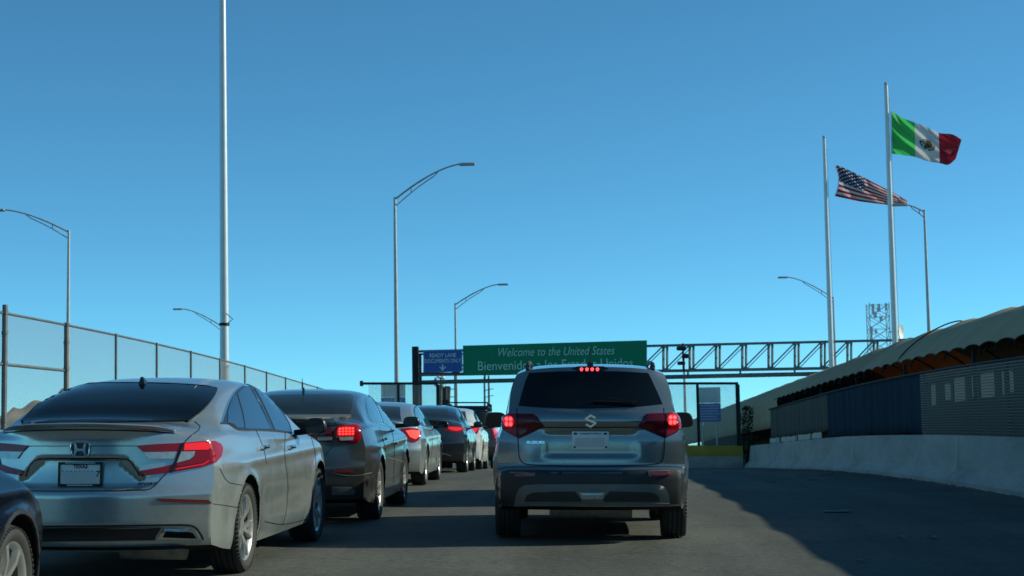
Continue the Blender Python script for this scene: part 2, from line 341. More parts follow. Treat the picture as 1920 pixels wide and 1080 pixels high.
def body_mesh(S, name):
    """closed body skin from profile tables; S holds the tables"""
    L = S['L']; yR, yF = -L / 2, L / 2
    top, belt, bot = itp(S['top']), itp(S['belt']), itp(S['bot'])
    RO, FO = itp(S['rear']), itp(S['front'])
    plan, sec, roofw = itp(S['plan']), itp(S['sec']), itp(S['roofw'])
    LbR, LbF = S.get('LbR', 1.0), S.get('LbF', 0.9)
    bowR, bowF, pR = S.get('bowR', .2), S.get('bowF', .3), S.get('pR', 3.0)
    sh = S.get('sh', 0.03); crown = S.get('crown', 0.03); edge = S.get('edge', 0.035); zroof = S['H']
    rd = S.get('rd'); sd_ = S.get('sd')
    q = S.get('q', 1.0)
    ys = [yR]; 
    while ys[-1] < yF - 1e-4:
        e = min(ys[-1] - yR, yF - ys[-1]); ys.append(min(yF, ys[-1] + (0.025 + 0.045 * min(1, e / .5)) / q))
    if ys[-1] - ys[-2] < .01: ys.pop(-2)
    NL, NU, NS = int(44 * q), int(22 * q), int(60 * q)
    ss = [math.sin(math.pi / 2 * (2 * j / NS - 1)) * .5 + .5 * (2 * j / NS - 1) for j in range(NS + 1)]
    NI, NK = len(ys) - 1, NL + NU
    zR = S.get('zR', top(yR)); zF = S.get('zF', top(yF))
    bm = bmesh.new(); vid = {}
    def P(i, k, j):
        s = ss[j]; Yn = ys[i]; a = abs(s)
        br = max(0, 1 - (Yn - yR) / LbR); br = br * br * (3 - 2 * br) if S.get('sb') else br
        bf = max(0, 1 - (yF - Yn) / LbF)
        yt = Yn + br * RO(zR) - bf * FO(zF); zt = top(yt)
        zt_s = zt - (crown * a * a + edge * a ** 9)
        zb = min(belt(Yn), zt - .05); z0 = bot(Yn)
        if k <= NL: z = z0 + (zb - z0) * k / NL
        else: z = zb + (zt_s - zb) * (k - NL) / NU
        y = Yn + br * (RO(z) + bowR * a ** pR) - bf * (FO(z) + bowF * a ** 2.6)
        if z <= zb: w = plan(y) * sec(z / S['zref'])
        else:
            wb_ = plan(y) * sec(zb / S['zref']); u = (z - zb) / max(.05, zroof - zb)
            sh_ = sh * sstep(0, .12, u); w = wb_ - sh_ - (wb_ - sh - roofw(y)) * u ** 1.08
            uu = (k - NL) / NU; w *= 1 - .035 * uu ** 6
        if i == 0 and rd: y += rd(s * w, z)
        if sd_ and j in (0, NS): w += sd_(y, z)
        return Vector((s * w, y, z))
    def V(i, k, j):
        key = (i, k, j)
        if key not in vid: vid[key] = bm.verts.new(P(i, k, j))
        return vid[key]
    def F(a, b, c, d):
        try: return bm.faces.new((a, b, c, d))
        except ValueError: return None
    for k in range(NK):
        for j in range(NS):
            F(V(0, k, j), V(0, k, j + 1), V(0, k + 1, j + 1), V(0, k + 1, j)); F(V(NI, k, j + 1), V(NI, k, j), V(NI, k + 1, j), V(NI, k + 1, j + 1))
    for i in range(NI):
        for j in range(NS):
            F(V(i, NK, j), V(i, NK, j + 1), V(i + 1, NK, j + 1), V(i + 1, NK, j))
            f = F(V(i, 0, j + 1), V(i, 0, j), V(i + 1, 0, j), V(i + 1, 0, j + 1)); f.material_index = 1
        for k in range(NK):
            F(V(i, k, NS), V(i + 1, k, NS), V(i + 1, k + 1, NS), V(i, k + 1, NS)); F(V(i + 1, k, 0), V(i, k, 0), V(i, k + 1, 0), V(i + 1, k + 1, 0))
    bmesh.ops.recalc_face_normals(bm, faces=bm.faces)
    me = bpy.data.meshes.new(name); bm.to_mesh(me); bm.free()
    me.materials.append(M['trim']); me.materials.append(M['under'])
    o = bpy.data.objects.new('tmp', me); COL.objects.link(o); cutters = []
    for yw in S['wheels_y']:
        for sx in (-1, 1):
            cb = MB(); wo = S['W'] / 2
            cb.lathe([(0, .001), (0, S['ra']), (.5, S['ra']), (.5, .001)], n=56)
            ra = S['ra']
            for v in cb.bm.verts:
                if v.co.z < -.12: v.co.z -= .3
            cm = finish(cb.bm, 'c', ['under', 'under'])
            for p in cm.polygons: p.material_index = 1
            c = bpy.data.objects.new('c', cm); COL.objects.link(c)
            c.location = ((wo - .27) if sx > 0 else -(wo - .27) - .5, yw, S['rw'] + .01); cutters.append(c)
            md = o.modifiers.new('b', 'BOOLEAN'); md.object = c; md.operation = 'DIFFERENCE'; md.solver = 'EXACT'
    dg = bpy.context.evaluated_depsgraph_get(); dg.update()
    me2 = bpy.data.meshes.new_from_object(o.evaluated_get(dg))
    for c in cutters: bpy.data.objects.remove(c)
    bpy.data.objects.remove(o)
    bm = bmesh.new(); bm.from_mesh(me2)
    for f in bm.faces: f.smooth = True
    for e in bm.edges:
        if len(e.link_faces) == 2 and (e.calc_face_angle(0) > R(38) or e.link_faces[0].material_index != e.link_faces[1].material_index): e.smooth = False
    b2 = bm.copy(); bmesh.ops.triangulate(b2, faces=b2.faces); bv = BVHTree.FromBMesh(b2); b2.free(); bm.to_mesh(me2); bm.free(); me2.name = name
    return me2, bv

def smooth_poly(pts, it=2, closed=True, keep=()):
    """corner cutting (Chaikin); indexes in keep stay sharp"""
    pts = [Vector(p) for p in pts]; flag = [i in keep for i in range(len(pts))]
    for _ in range(it):
        out = []; fl = []; n = len(pts)
        for i in range(n):
            if not closed and i in (0, n - 1): out.append(pts[i]); fl.append(True); continue
            if flag[i]: out.append(pts[i]); fl.append(True); continue
            a, b, c = pts[i - 1], pts[i], pts[(i + 1) % n]
            out += [b.lerp(a, .25), b.lerp(c, .25)]; fl += [False, False]
        pts, flag = out, fl
    return pts

class Car:
    """a car thing: empty + body skin, helpers that lay shaped pieces on the skin"""
    def __init__(s, label, S, paint, x, y_rear, yaw=0.0, cat='car', name='parked_car', group='cars queueing on the bridge', shell=None, hscale=1.0, dz=0.0):
        s.S = S; L = S['L']; yc = y_rear + L / 2
        pitch = math.atan((gz(x, yc + 1.3) - gz(x, yc - 1.3)) / 2.6)
        s.loc = rp(x, yc, dz); s.rot = Euler((pitch, math.atan(CF), R(yaw)), 'XYZ')
        s.root = empty(name, label, cat, s.loc, s.rot, group); s.root.scale = (1, 1, hscale)
        s.mw = Matrix.Translation(s.loc) @ s.rot.to_matrix().to_4x4() @ Matrix.Diagonal((1, 1, hscale, 1)); s.inv = s.mw.inverted()
        if shell is None: shell = body_mesh(S, 'body')
        s.shell = shell; me, s.bv = shell
        me = me.copy(); me.materials[0] = M[paint]
        s.body = link('body', me, s.root)
    def cast(s, view, u, v):
        if view == 'cam':
            o = s.inv @ CAM; d = (s.inv.to_3x3() @ ray(u, v)).normalized()
        elif view == 'rear': o = Vector((u, -8, v)); d = Vector((0, 1, 0))
        elif view == 'front': o = Vector((u, 8, v)); d = Vector((0, -1, 0))
        elif view == 'right': o = Vector((4, u, v)); d = Vector((-1, 0, 0))
        elif view == 'left': o = Vector((-4, u, v)); d = Vector((1, 0, 0))
        elif view == 'top': o = Vector((u, v, 4)); d = Vector((0, 0, -1))
        h = s.bv.ray_cast(o, d)
        if h[0] is None:
            best = None; t0 = -o.dot(d)
            for k in range(-26, 27):
                q = s.bv.find_nearest(o + d * (t0 + k * .1))
                if best is None or q[3] < best[3]: best = q
            h = best
        n = h[1]
        if n.dot(d) > 0 and abs(n.dot(d)) > .15: n = -n
        return h[0], n
    def patch(s, name, poly, view, m, off=0.004, parent=None, h=None, soft=0, keep=(), mirror=False, side=0.004, holes=None, dome=0.0):
        """a shaped piece lying on the skin: poly in metres (car space) or photo pixels"""
        pts = [Vector(p) for p in poly]
        if soft: pts = smooth_poly(pts, soft, True, keep)
        px = view == 'cam'; h = h or (6.0 if px else 0.03)
        bd = []
        for i, p in enumerate(pts):
            q = pts[(i + 1) % len(pts)]; n = max(1, int((q - p).length / h))
            bd += [p.lerp(q, k / n) for k in range(n)]
        xs = [p.x for p in bd]; ys = [p.y for p in bd]; inner = []
        def inside(x, y):
            c = False; n = len(bd)
            for i in range(n):
                a, b = bd[i], bd[i - 1]
                if (a.y > y) != (b.y > y) and x < (b.x - a.x) * (y - a.y) / (b.y - a.y) + a.x: c = not c
            return c
        gx = min(xs) + h / 2
        while gx < max(xs):
            gy = min(ys) + h / 2
            while gy < max(ys):
                if inside(gx, gy) and min((gx - p.x) ** 2 + (gy - p.y) ** 2 for p in bd) > (h * .45) ** 2: inner.append(Vector((gx, gy)))
                gy += h
            gx += h
        allp = bd + inner; nb = len(bd)
        vs, es, fs, ov, oe, of = delaunay_2d_cdt([Vector((p.x, p.y)) for p in allp], [], [list(range(nb))], 1, 1e-6)
        bm = bmesh.new(); outer = []; hit = []
        for i, v in enumerate(vs):
            pnt, nor = s.cast(view, v.x, v.y); o_ = off
            if dome:
                dm = min((v - Vector((p.x, p.y))).length for p in bd) / (h * 2.0); o_ = off + dome * min(1, dm) ** .5
            hit.append((pnt, nor)); outer.append(bm.verts.new(pnt + nor * o_))
        for f in fs:
            try: bm.faces.new([outer[i] for i in f])
            except ValueError: pass
        be = [e for e in bm.edges if len(e.link_faces) == 1]
        inn = {}
        idx = {v: i for i, v in enumerate(outer)}
        for e in be:
            for v in e.verts:
                if v not in inn: i = idx[v]; inn[v] = bm.verts.new(hit[i][0] - hit[i][1] * side)
        for f in bm.faces: f.smooth = True
        for e in be:
            e.smooth = False
            a, b = e.verts
            try: bm.faces.new((a, b, inn[b], inn[a]))
            except ValueError: pass
        bmesh.ops.recalc_face_normals(bm, faces=bm.faces)
        # make normals face outward
        ref = bm.faces[0] if False else None
        bm.faces.ensure_lookup_table()
        c0 = 0
        for f in list(bm.faces)[:len(fs)]:
            i = idx.get(f.verts[0]); 
            if i is not None: c0 += f.normal.dot(hit[i][1])
        if c0 < 0: bmesh.ops.reverse_faces(bm, faces=bm.faces)
        if mirror:
            bmesh.ops.transform(bm, matrix=Matrix.Diagonal((-1, 1, 1, 1)), verts=bm.verts); bmesh.ops.reverse_faces(bm, faces=bm.faces)
        me = bpy.data.meshes.new(name); bm.to_mesh(me); bm.free(); me.materials.append(M[m])
        return link(name, me, parent or s.root)
    def line(s, name, pts, view, w, m, off=0.003, parent=None, soft=0, mirror=False, hgt=None, closed=False):
        """a thin ribbon (panel gap, moulding) along points on the skin; w metres"""
        pts = [Vector(p) for p in pts]
        if soft: pts = smooth_poly(pts, soft, closed)
        if closed: pts = pts + [pts[0]]
        st = 2.5 if view == 'cam' else .02; off = max(off, .0028); P_ = []
        for a, b in zip(pts, pts[1:]):
            n = max(1, int((b - a).length / st)); P_ += [a.lerp(b, k / n) for k in range(n)]
        P_.append(pts[-1]); hs = [s.cast(view, p.x, p.y) for p in P_]
        bm = bmesh.new(); rows = []
        for i, (p, n) in enumerate(hs):
            t = (hs[min(i + 1, len(hs) - 1)][0] - hs[max(i - 1, 0)][0]).normalized(); sx = n.cross(t).normalized() * w / 2
            hh = hgt or off
            rows.append([bm.verts.new(p - sx - n * .003), bm.verts.new(p - sx * .8 + n * hh), bm.verts.new(p + sx * .8 + n * hh), bm.verts.new(p + sx - n * .003)])
        for a, b in zip(rows, rows[1:]):
            for k in range(3): bm.faces.new((a[k], a[k + 1], b[k + 1], b[k]))
        if mirror: bmesh.ops.transform(bm, matrix=Matrix.Diagonal((-1, 1, 1, 1)), verts=bm.verts)
        me = finish(bm, name, m, 50)
        return link(name, me, parent or s.root)
    def on(s, view, u, v): return s.cast(view, u, v)
    def wheels(s, style='ten', rim='rim', front_mat=None):
        S = s.S; tm, rm, dm = wheel_meshes(S['rw'], S['tw'], style, S.get('rr', S['rw'] * .70))
        for yw in S['wheels_y']:
            for sx in (1, -1):
                d = link('wheel', dm, s.root, ((S['W'] / 2 - S['tw'] / 2 - .012) * sx, yw, S['rw']), (R(random.uniform(0, 70)) if sx > 0 else 0, 0, 0 if sx > 0 else math.pi))
                t = link('tyre', tm, d); r_ = link('rim', rm, d)
                r_.data = rim_variant(rm, rim)
_rv = {}
def rim_variant(me, m):
    k = (me.name, m)
    if k not in _rv: c = me.copy(); c.materials[0] = M[m]; _rv[k] = c
    return _rv[k]
_wm = {}
def wheel_meshes(rw, tw, style, rr):
    key = (rw, tw, style, rr)
    if key in _wm: return _wm[key]
    h = tw / 2; b = MB()
    prof = [(-h * .78, rr - .005), (-h * .98, rr + .03), (-h, rr + (rw - rr) * .5), (-h * .93, rw - .022), (-h * .80, rw - .006)]
    for g in (-.55, -.2, .2, .55): prof += [(h * (g - .06), rw), (h * (g - .05), rw - .012), (h * (g + .05), rw - .012), (h * (g + .06), rw)]
    prof += [(h * .80, rw - .006), (h * .93, rw - .022), (h, rr + (rw - rr) * .5), (h * .98, rr + .03), (h * .86, rr + .003), (h * .78, rr - .005)]
    b.lathe(prof, 72)
    # tread blocks
    for k in range(60):
        a = 2 * math.pi * k / 60
        for sx in (-1, 1):
            rot = Matrix.Rotation(a, 4, 'X')
            c = rot @ Vector((sx * h * .88, 0, rw - .012)); b.box(c + rot @ Vector((0, 0, -.003)), (h * .22, .020, .008), rot @ Matrix.Rotation(sx * .35, 4, 'Y'))
    tm = finish(b.bm, 'tyre', 'tyre', 35)
    b = MB(); b.lathe([(-h * .7, rr - .02), (-h * .75, rr), (-h * .6, rr - .015), (h * .55, rr - .03), (h * .72, rr - .018), (h * .84, rr - .002), (h * .86, rr + .008), (h * .72, rr + .01)], 60)
    z0 = h * .55
    b.lathe([(z0 - .05, .07), (z0 + .008, .062), (z0 + .014, .03), (z0 + .014, .001)], 24)
    def spoke(a, a2, w0, w1, x0, x1, t=.03):
        p0 = Vector((x0, math.sin(a) * .05, math.cos(a) * .05)); p1 = Vector((x1, math.sin(a2) * (rr - .012), math.cos(a2) * (rr - .012)))
        d = (p1 - p0); side = Vector((1, 0, 0)).cross(d).normalized(); n = side.cross(d).normalized()
        if n.x < 0: n = -n
        v = []
        for p, w in ((p0, w0), (p0.lerp(p1, .55) + Vector((.012, 0, 0)), (w0 + w1) / 2 * .85), (p1, w1)):
            v.append([b.bm.verts.new(p - side * w / 2 - n * t), b.bm.verts.new(p - side * w / 2 * .75 + n * .002), b.bm.verts.new(p + side * w / 2 * .75 + n * .002), b.bm.verts.new(p + side * w / 2 - n * t)])
        for q, r_ in zip(v, v[1:]):
            for k in range(4): b.bm.faces.new((q[k], q[(k + 1) % 4], r_[(k + 1) % 4], r_[k]))
        b.bm.faces.new(v[0]); b.bm.faces.new(v[-1][::-1])
    if style == 'y5':
        for k in range(5):
            a = 2 * math.pi * k / 5
            spoke(a, a - .26, .05, .030, z0, h * .80); spoke(a, a + .26, .05, .030, z0, h * .80)
    elif style == 'five':
        for k in range(5): a = 2 * math.pi * k / 5; spoke(a, a, .085, .075, z0, h * .78)
    else:
        n = 10 if style == 'ten' else 7
        for k in range(n): a = 2 * math.pi * k / n; spoke(a, a + .04, .04 if n == 10 else .055, .034 if n == 10 else .05, z0, h * .78)
    rm = finish(b.bm, 'rim', 'rim', 35)
    b = MB(); b.lathe([(-h * .7, .001), (-h * .7, rr - .03), (-h * .2, rr - .04), (-h * .2, .001)], 40)
    dm = finish(b.bm, 'wheel', 'under', 35)
    _wm[key] = (tm, rm, dm); return _wm[key]

def mirror_part(car, c, d, m='trim', arm=None, glass=True, tilt=0.0):
    """a door mirror: rounded housing, arm and glass"""
    cx, cy, cz = c; b = MB(); ux, uy, uz = d; N = 20; K = 12; rings = []
    for k in range(K + 1):
        t = -1 + 2 * k / K; ring = []
        rad = max(.02, (1 - abs(t) ** 3.0)) ** .5 if t > -.9 else .9
        for j in range(N):
            a = 2 * math.pi * j / N; ca, sa = math.cos(a), math.sin(a)
            ex = math.copysign(abs(ca) ** .62, ca); ez = math.copysign(abs(sa) ** .62, sa)
            ring.append(b.bm.verts.new((cx + ex * ux * rad * (1 - .1 * ez), cy + t * uy, cz + ez * uz * rad + tilt * ex * ux)))
        rings.append(ring)
    for p, q in zip(rings, rings[1:]):
        for j in range(N): b.bm.faces.new((p[j], p[(j + 1) % N], q[(j + 1) % N], q[j]))
    b.bm.faces.new(rings[0][::-1]); b.bm.faces.new(rings[-1])
    if arm: b.bar((cx, cy + .02, cz - uz * .6), arm, .09, .05)
    o = b.build('mirror', m, car.root, smooth=40)
    if glass:
        g = MB(); pts = []
        for j in range(24):
            a = 2 * math.pi * j / 24; ca, sa = math.cos(a), math.sin(a)
            ex = math.copysign(abs(ca) ** .62, ca); ez = math.copysign(abs(sa) ** .62, sa)
            pts.append((cx + ex * ux * .8 * (1 - .1 * ez), cy - uy - .002, cz + ez * uz * .78 + tilt * ex * ux * .8))
        g.prism(pts, (0, -.004, 0)); g.build('mirror_glass', 'mirror_glass', o)
    return o
M['mirror_glass'] = mat('mirror_glass', (0.02, 0.022, 0.025), 0.06, 0.3)
# ------------------------------------------------------------------ ground, deck, hill
def grid_mesh(xs, ys, fz):
    bm = bmesh.new(); g = [[bm.verts.new((x, y, fz(x, y))) for x in xs] for y in ys]
    for a, b in zip(g, g[1:]):
        for i in range(len(xs) - 1): bm.faces.new((a[i], a[i + 1], b[i + 1], b[i]))
    return bm
ysr = [-30 + 2 * i for i in range(120)] + [210 + 20 * i for i in range(10)]
bm = grid_mesh([-28, -20, -8.7, -3, 0, 3, 6.9, 14, 24], ysr, lambda x, y: gz(x, y))
road = link('road', finish(bm, 'road', 'asphalt', 60)); tag(road, kind='structure')
M['earth'] = mat('desert_earth', (0.20, 0.165, 0.12), 0.95, noise=0.25, nscale=0.02, bump=.2, bscale=.5)
gb = bmesh.new(); n = 24; ctr = gb.verts.new((0, 0, -9)); rings = []
for r_ in (60, 300, 1200, 6000, 9500):
    rings.append([gb.verts.new((r_ * math.cos(2 * math.pi * k / n), r_ * math.sin(2 * math.pi * k / n), -9)) for k in range(n)])
for k in range(n): gb.faces.new((ctr, rings[0][k], rings[0][(k + 1) % n]))
for a, b in zip(rings, rings[1:]):
    for k in range(n): gb.faces.new((a[k], b[k], b[(k + 1) % n], a[(k + 1) % n]))
tag(link('ground', finish(gb, 'ground', 'earth')), kind='structure')
M['hill'] = mat('bare_brown_hill', (0.135, 0.12, 0.095), 0.95, noise=0.35, nscale=0.012, bump=1.0, bscale=.03)
def build_hill():
    from mathutils import noise as nz
    c = W(95, 790, 2600); bm = bmesh.new(); nx, ny = 110, 60; g = []
    hp = W(66, 744, 2600).z + 9
    for j in range(ny + 1):
        row = []
        for i in range(nx + 1):
            u = i / nx * 2 - 1; v = j / ny * 2 - 1
            r_ = math.sqrt(u * u + v * v * 1.2)
            e = max(0, 1 - r_) ** .8
            x = c.x + 20 + u * 260; y = c.y + v * 330
            rd_ = nz.fractal(Vector((u * 4 + 3, v * 4, 1.7)), 1.0, 2.1, 6)
            rg = abs(nz.noise(Vector((u * 7 + v * 2.5, v * 3, 4.1))))
            row.append(bm.verts.new((x, y, -11 + e * (hp * 1.12) * (1 + .16 * rd_ - .22 * rg))))
        g.append(row)
    for a, b in zip(g, g[1:]):
        for i in range(nx): bm.faces.new((a[i], a[i + 1], b[i + 1], b[i]))
    tag(link('hill', finish(bm, 'hill', 'hill', 60)), kind='structure')
build_hill()

# ------------------------------------------------------------------ concrete barriers
def barrier(x, y0, y1, side, label, group, mirror=1):
    """safety shape wall following the deck; side +1: its sloped face looks to -x"""
    prof = [(0, 0), (0, .075), (.17, .25), (.225, .80), (.375, .80), (.43, .25), (.60, .075), (.60, 0)]
    n = 10; bm = bmesh.new(); rows = []; gap = .015
    for i in range(n + 1):
        y = y0 + gap + (y1 - y0 - 2 * gap) * i / n
        rows.append([bm.verts.new(rp(x + side * a, y, z)) for a, z in prof])
    for a, b in zip(rows, rows[1:]):
        for k in range(len(prof) - 1): bm.faces.new((a[k], a[k + 1], b[k + 1], b[k]))
    bm.faces.new(rows[0][::-1]); bm.faces.new(rows[-1])
    c = rp(x, (y0 + y1) / 2)
    for v in bm.verts: v.co -= c
    es = [e for e in bm.edges if abs(e.verts[0].co.y - e.verts[1].co.y) > .2]
    o = link('concrete_barrier', finish(bm, 'concrete_barrier', 'concrete', 30), loc=c)
    return tag(o, label, 'barrier', group)
RG = 'concrete barrier sections along the right edge'
rlab = ['concrete barrier section nearest the camera on the right, beyond the frame edge', 'shaded concrete barrier section at the right edge of the photo, under the dark mesh',
        'shaded concrete barrier section under the dark blue windscreen cloth', 'shaded concrete barrier section under the blue and grey cloth seam',
        'shaded concrete barrier section under the pale slats', 'farthest concrete barrier section, ending at the yellow topped block wall']
for i in range(0, 6):
    y0 = 7.2 + 10.5 * i; barrier(6.02, y0, min(y0 + 10.5, 61.8), 1, rlab[i], RG)
for i, yy in enumerate((20.0, 30.5, 41.0, 51.5)):
    barrier(-8.12, yy, yy + 10.5, -1, ['concrete barrier section under the fence beyond the silver sedan, nearest of the left row', 'second concrete barrier section of the left row under the chain link fence',
            'third concrete barrier section of the left row under the chain link fence', 'farthest concrete barrier section of the left row under the chain link fence'][i], 'concrete barrier sections under the left fence')

def sheet(pts_lo, pts_hi, m, name, parent=None, thick=0.0):
    """upright sheet between two polylines with a metre-true UV map"""
    bm = bmesh.new(); uvl = bm.loops.layers.uv.new('UVMap'); lo = [bm.verts.new(p) for p in pts_lo]; hi = [bm.verts.new(p) for p in pts_hi]
    s = 0; S_ = [0]
    for a, b in zip(pts_lo, pts_lo[1:]): s += (Vector(b) - Vector(a)).length; S_.append(s)
    for i in range(len(lo) - 1):
        f = bm.faces.new((lo[i], lo[i + 1], hi[i + 1], hi[i]))
        hs = [(Vector(pts_hi[k]) - Vector(pts_lo[k])).length for k in (i, i + 1)]
        for l_, uv in zip(f.loops, ((S_[i], 0), (S_[i + 1], 0), (S_[i + 1], hs[1]), (S_[i], hs[0]))): l_[uvl].uv = uv
    me = bpy.data.meshes.new(name); bm.to_mesh(me); bm.free(); me.materials.append(M[m])
    o = link(name, me, parent)
    if thick: md = o.modifiers.new('s', 'SOLIDIFY'); md.thickness = thick
    return o

# left chain link fence on the barrier
lf = empty('chain_link_fence', 'tall grey chain link fence with pipe posts on the left, beyond the silver sedan', 'fence', rp(-8.42, 24.7))
o0 = Vector(lf.location); FX = -8.42
fy = [24.85] + [24.85 + 3.06 * k for k in range(1, 13)]
def loc_(p): return Vector(p) - o0
ff = [15.7, 18.75, 21.8] + fy
sheet([loc_(rp(FX, y, .8)) for y in ff], [loc_(rp(FX, y, 2.62)) for y in ff], 'chain', 'wire_mesh', lf)
b = MB(); b.tube([loc_(rp(FX, y, 2.62)) for y in ff], .021, 8); b.build('top_rail', 'fence_pipe', lf)
b = MB(); b.tube([loc_(rp(FX, y, 1.86)) for y in ff[:5]], .024, 8); b.build('middle_rail', 'fence_pipe', lf)
for i, y in enumerate(ff):
    r_ = .04 if i in (3, 4) else .023
    b = MB(); b.tube([loc_(rp(FX + .03, y, .7)), loc_(rp(FX + .03, y, 2.64 + (.1 if i == 3 else 0)))], r_, 10)
    if i in (3, 4):
        for z in (1.0, 1.86, 2.3, 2.6): b.tube([loc_(rp(FX + .03, y, z)), loc_(rp(FX + .03, y, z + .05))], r_ + .01, 10)
    b.build('fence_post', 'fence_pipe', lf)

# ------------------------------------------------------------------ canopy walkway on the right
CX0, CXC, CX1 = 6.6, 7.9, 9.5; CZ0, CZC = 2.23, 3.10
def canopy(y0, y1, label, low=None, seam=False, seed=0, cm='canvas'):
    """barrel of canvas on hoops; the cloth sags between hoops and its hem is cut in scallops"""
    rnd = random.Random(seed); c = rp(CXC, (y0 + y1) / 2); t = empty('canvas_canopy', label, 'canopy', c, group='canvas canopy lengths over the walkway')
    ny = int((y1 - y0) / .145); NA = 22; bm = bmesh.new(); rows = []; hoop = 3.1
    for i in range(ny + 1):
        y = y0 + (y1 - y0) * i / ny; ph = (y / hoop) % 1; sag = math.sin(math.pi * ph) ** .8
        ph2 = (y / 1.12) % 1; sc = math.sin(math.pi * ph2) ** .6
        row = []
        for k in range(NA + 1):
            a = k / NA; a2 = a if low is None else min(1, max(0, (a - .14) / .72)); q_ = -math.cos(math.pi * a2)
            x = CXC + q_ * ((CX1 if q_ > 0 else 2 * CXC - CX0) - CXC); s_ = max(0, 1 - abs(q_) ** 1.45) ** .78
            hem = .07 * sc * (max(0, 1 - a * 5) + max(0, 1 - (1 - a) * 5)) if low is None else 0
            z = CZ0 + hem + (CZC - CZ0) * s_ - .05 * sag * s_ ** 1.5 + .012 * math.sin(y * 2.3 + k) * s_
            if low is not None and (a < .14 or a > .86): z = low + (CZ0 - low) * min(1, min(a, 1 - a) / .14); x += .03 * math.sin(y * 5 + k)
            row.append(bm.verts.new(rp(x, y, z) - c))
        rows.append(row)
    for a, b in zip(rows, rows[1:]):
        for k in range(NA): bm.faces.new((a[k], a[k + 1], b[k + 1], b[k]))
    o = link('canvas', finish(bm, 'canvas', cm, 60), t)
    md = o.modifiers.new('s', 'SOLIDIFY'); md.thickness = .006
    if seam:
        b = MB(); b.tube([rp(CXC + q_ * (1.6 if q_ > 0 else 1.32), y0 - .01, CZ0 + .02 + (CZC + .015 - CZ0) * max(0, 1 - abs(q_) ** 1.45) ** .78) - c for q_ in [-1 + k / 15 for k in range(31)]], .016, 6)
        b.build('seam_rope', 'canvas_seam', t)
    yy = math.ceil(y0 / hoop) * hoop
    while yy < min(y1, 84):
        b = MB(); b.tube([rp(CXC + q_ * (1.56 if q_ > 0 else 1.26), yy, CZ0 - .07 + (CZC - .01 - CZ0) * max(0, 1 - abs(q_) ** 1.45) ** .78) - c for q_ in [-1 + k / 12 for k in range(25)]], .02, 6)
        yy += hoop; b.build('hoop', 'dark_steel', t)
    # lacing loops along the hem
    yl = math.ceil(y0 / 1.12) * 1.12
    while yl < y1 and low is None:
        b = MB(); b.tube([rp(CX0 - .005, yl, CZ0 + .03) - c, rp(CX0 - .03, yl + .03, CZ0 - .10) - c, rp(CX0, yl + .06, CZ0 - .02) - c], .009, 5)
        b.tube([rp(CX0 - .01, yl, CZ0 + .02) - c] + [rp(CX0 - .012, yl + 1.12 * q / 8, CZ0 + 0 + .07 * math.sin(math.pi * q / 8) ** .6) - c for q in range(1, 9)], .009, 5)
        yl += 1.12; b.build('hem_lace', 'canvas_seam', t)
    return t
YS = 35.2
canopy(-12, YS - .004, 'nearest length of tan canvas canopy over the walkway, right of the dark seam', seed=1)
canopy(YS + .004, 39.6, 'short length of tan canvas canopy starting at the dark curved seam', seam=True, seed=2)
canopy(39.604, 50.2, 'length of tan canvas canopy whose sunlit underside glows orange above the blue cloth', seed=5, cm='canvas_thin')
canopy(50.204, 56.4, 'length of tan canvas canopy above the grey cloth, at the far end of the fence', seed=6)
canopy(56.404, 84, 'tan canvas canopy length beyond the fence whose cloth hangs low behind the yellow wall', low=1.35, seed=3)
canopy(84.004, 130, 'farthest tan canvas canopy length dropping away behind the yellow wall', low=1.3, seed=4)

# walkway behind the barrier: kerb slab, far wall of panels with openings
c = rp(9.45, 30); ww = empty('walkway_wall', 'dark panelled far wall of the covered walkway with window openings, seen through the mesh', 'wall', c)
def panel(y0, y1, z0, z1, m, name, x=9.45, th=.06, parent=ww, cc=c):
    b = MB(); n = max(1, int((y1 - y0) / 5))
    for i in range(n):
        a = y0 + (y1 - y0) * i / n; e = y0 + (y1 - y0) * (i + 1) / n
        q = [rp(x, a, z0) - cc, rp(x, e, z0) - cc, rp(x, e, z1) - cc, rp(x, a, z1) - cc]; b.prism(q, (th, 0, 0))
    return b.build(name, m, parent, smooth=None)
# far openings (y0, y1, z0, z1)
opn = [(45.2, 45.9, 1.70, 2.25), (43.4, 44.2, 1.78, 2.2), (41.8, 43.1, 1.70, 2.28), (40.6, 41.2, 1.75, 2.25), (38.9, 40.3, 1.70, 2.28), (38.0, 38.3, 1.7, 2.25), (37.2, 37.7, 1.75, 2.25), (35.9, 36.3, 1.8, 2.2)]
panel(-12, 58, 0, 1.68, 'dark_panel', 'lower_panel'); panel(-12, 58, 2.30, 2.52, 'dark_panel', 'upper_panel')
panel(46.2, 58, 1.68, 2.30, 'dark_panel', 'middle_panel'); panel(58, 128, 0, 2.3, 'dark_panel', 'end_panel')
ed = [46.2] + [v for o_ in opn for v in (o_[1], o_[0])] + [-12.0]
for k in range(0, len(ed), 2): 
    if ed[k] - ed[k + 1] > .02: panel(ed[k + 1], ed[k], 1.68, 2.30, 'dark_panel', 'window_pier')
for a, e, z0, z1 in opn:
    b = MB(); b.prism([rp(9.48, a, z0) - c, rp(9.48, e, z0) - c, rp(9.48, e, z1) - c, rp(9.48, a, z1) - c], (.01, 0, 0)); b.build('window_sheet', 'frost', ww, smooth=None)
    if z0 > 1.69: panel(a, e, 1.68, z0, 'dark_panel', 'window_sill')
    if z1 < 2.29: panel(a, e, z1, 2.30, 'dark_panel', 'window_head')
for i in range(11):
    y = -7 + i * 6.0; b = MB(); b.bar(rp(CX0 + .12, y, .0) - c, rp(CX0 + .12, y, CZ0) - c, .05); b.build('canopy_post', 'dark_steel', ww)

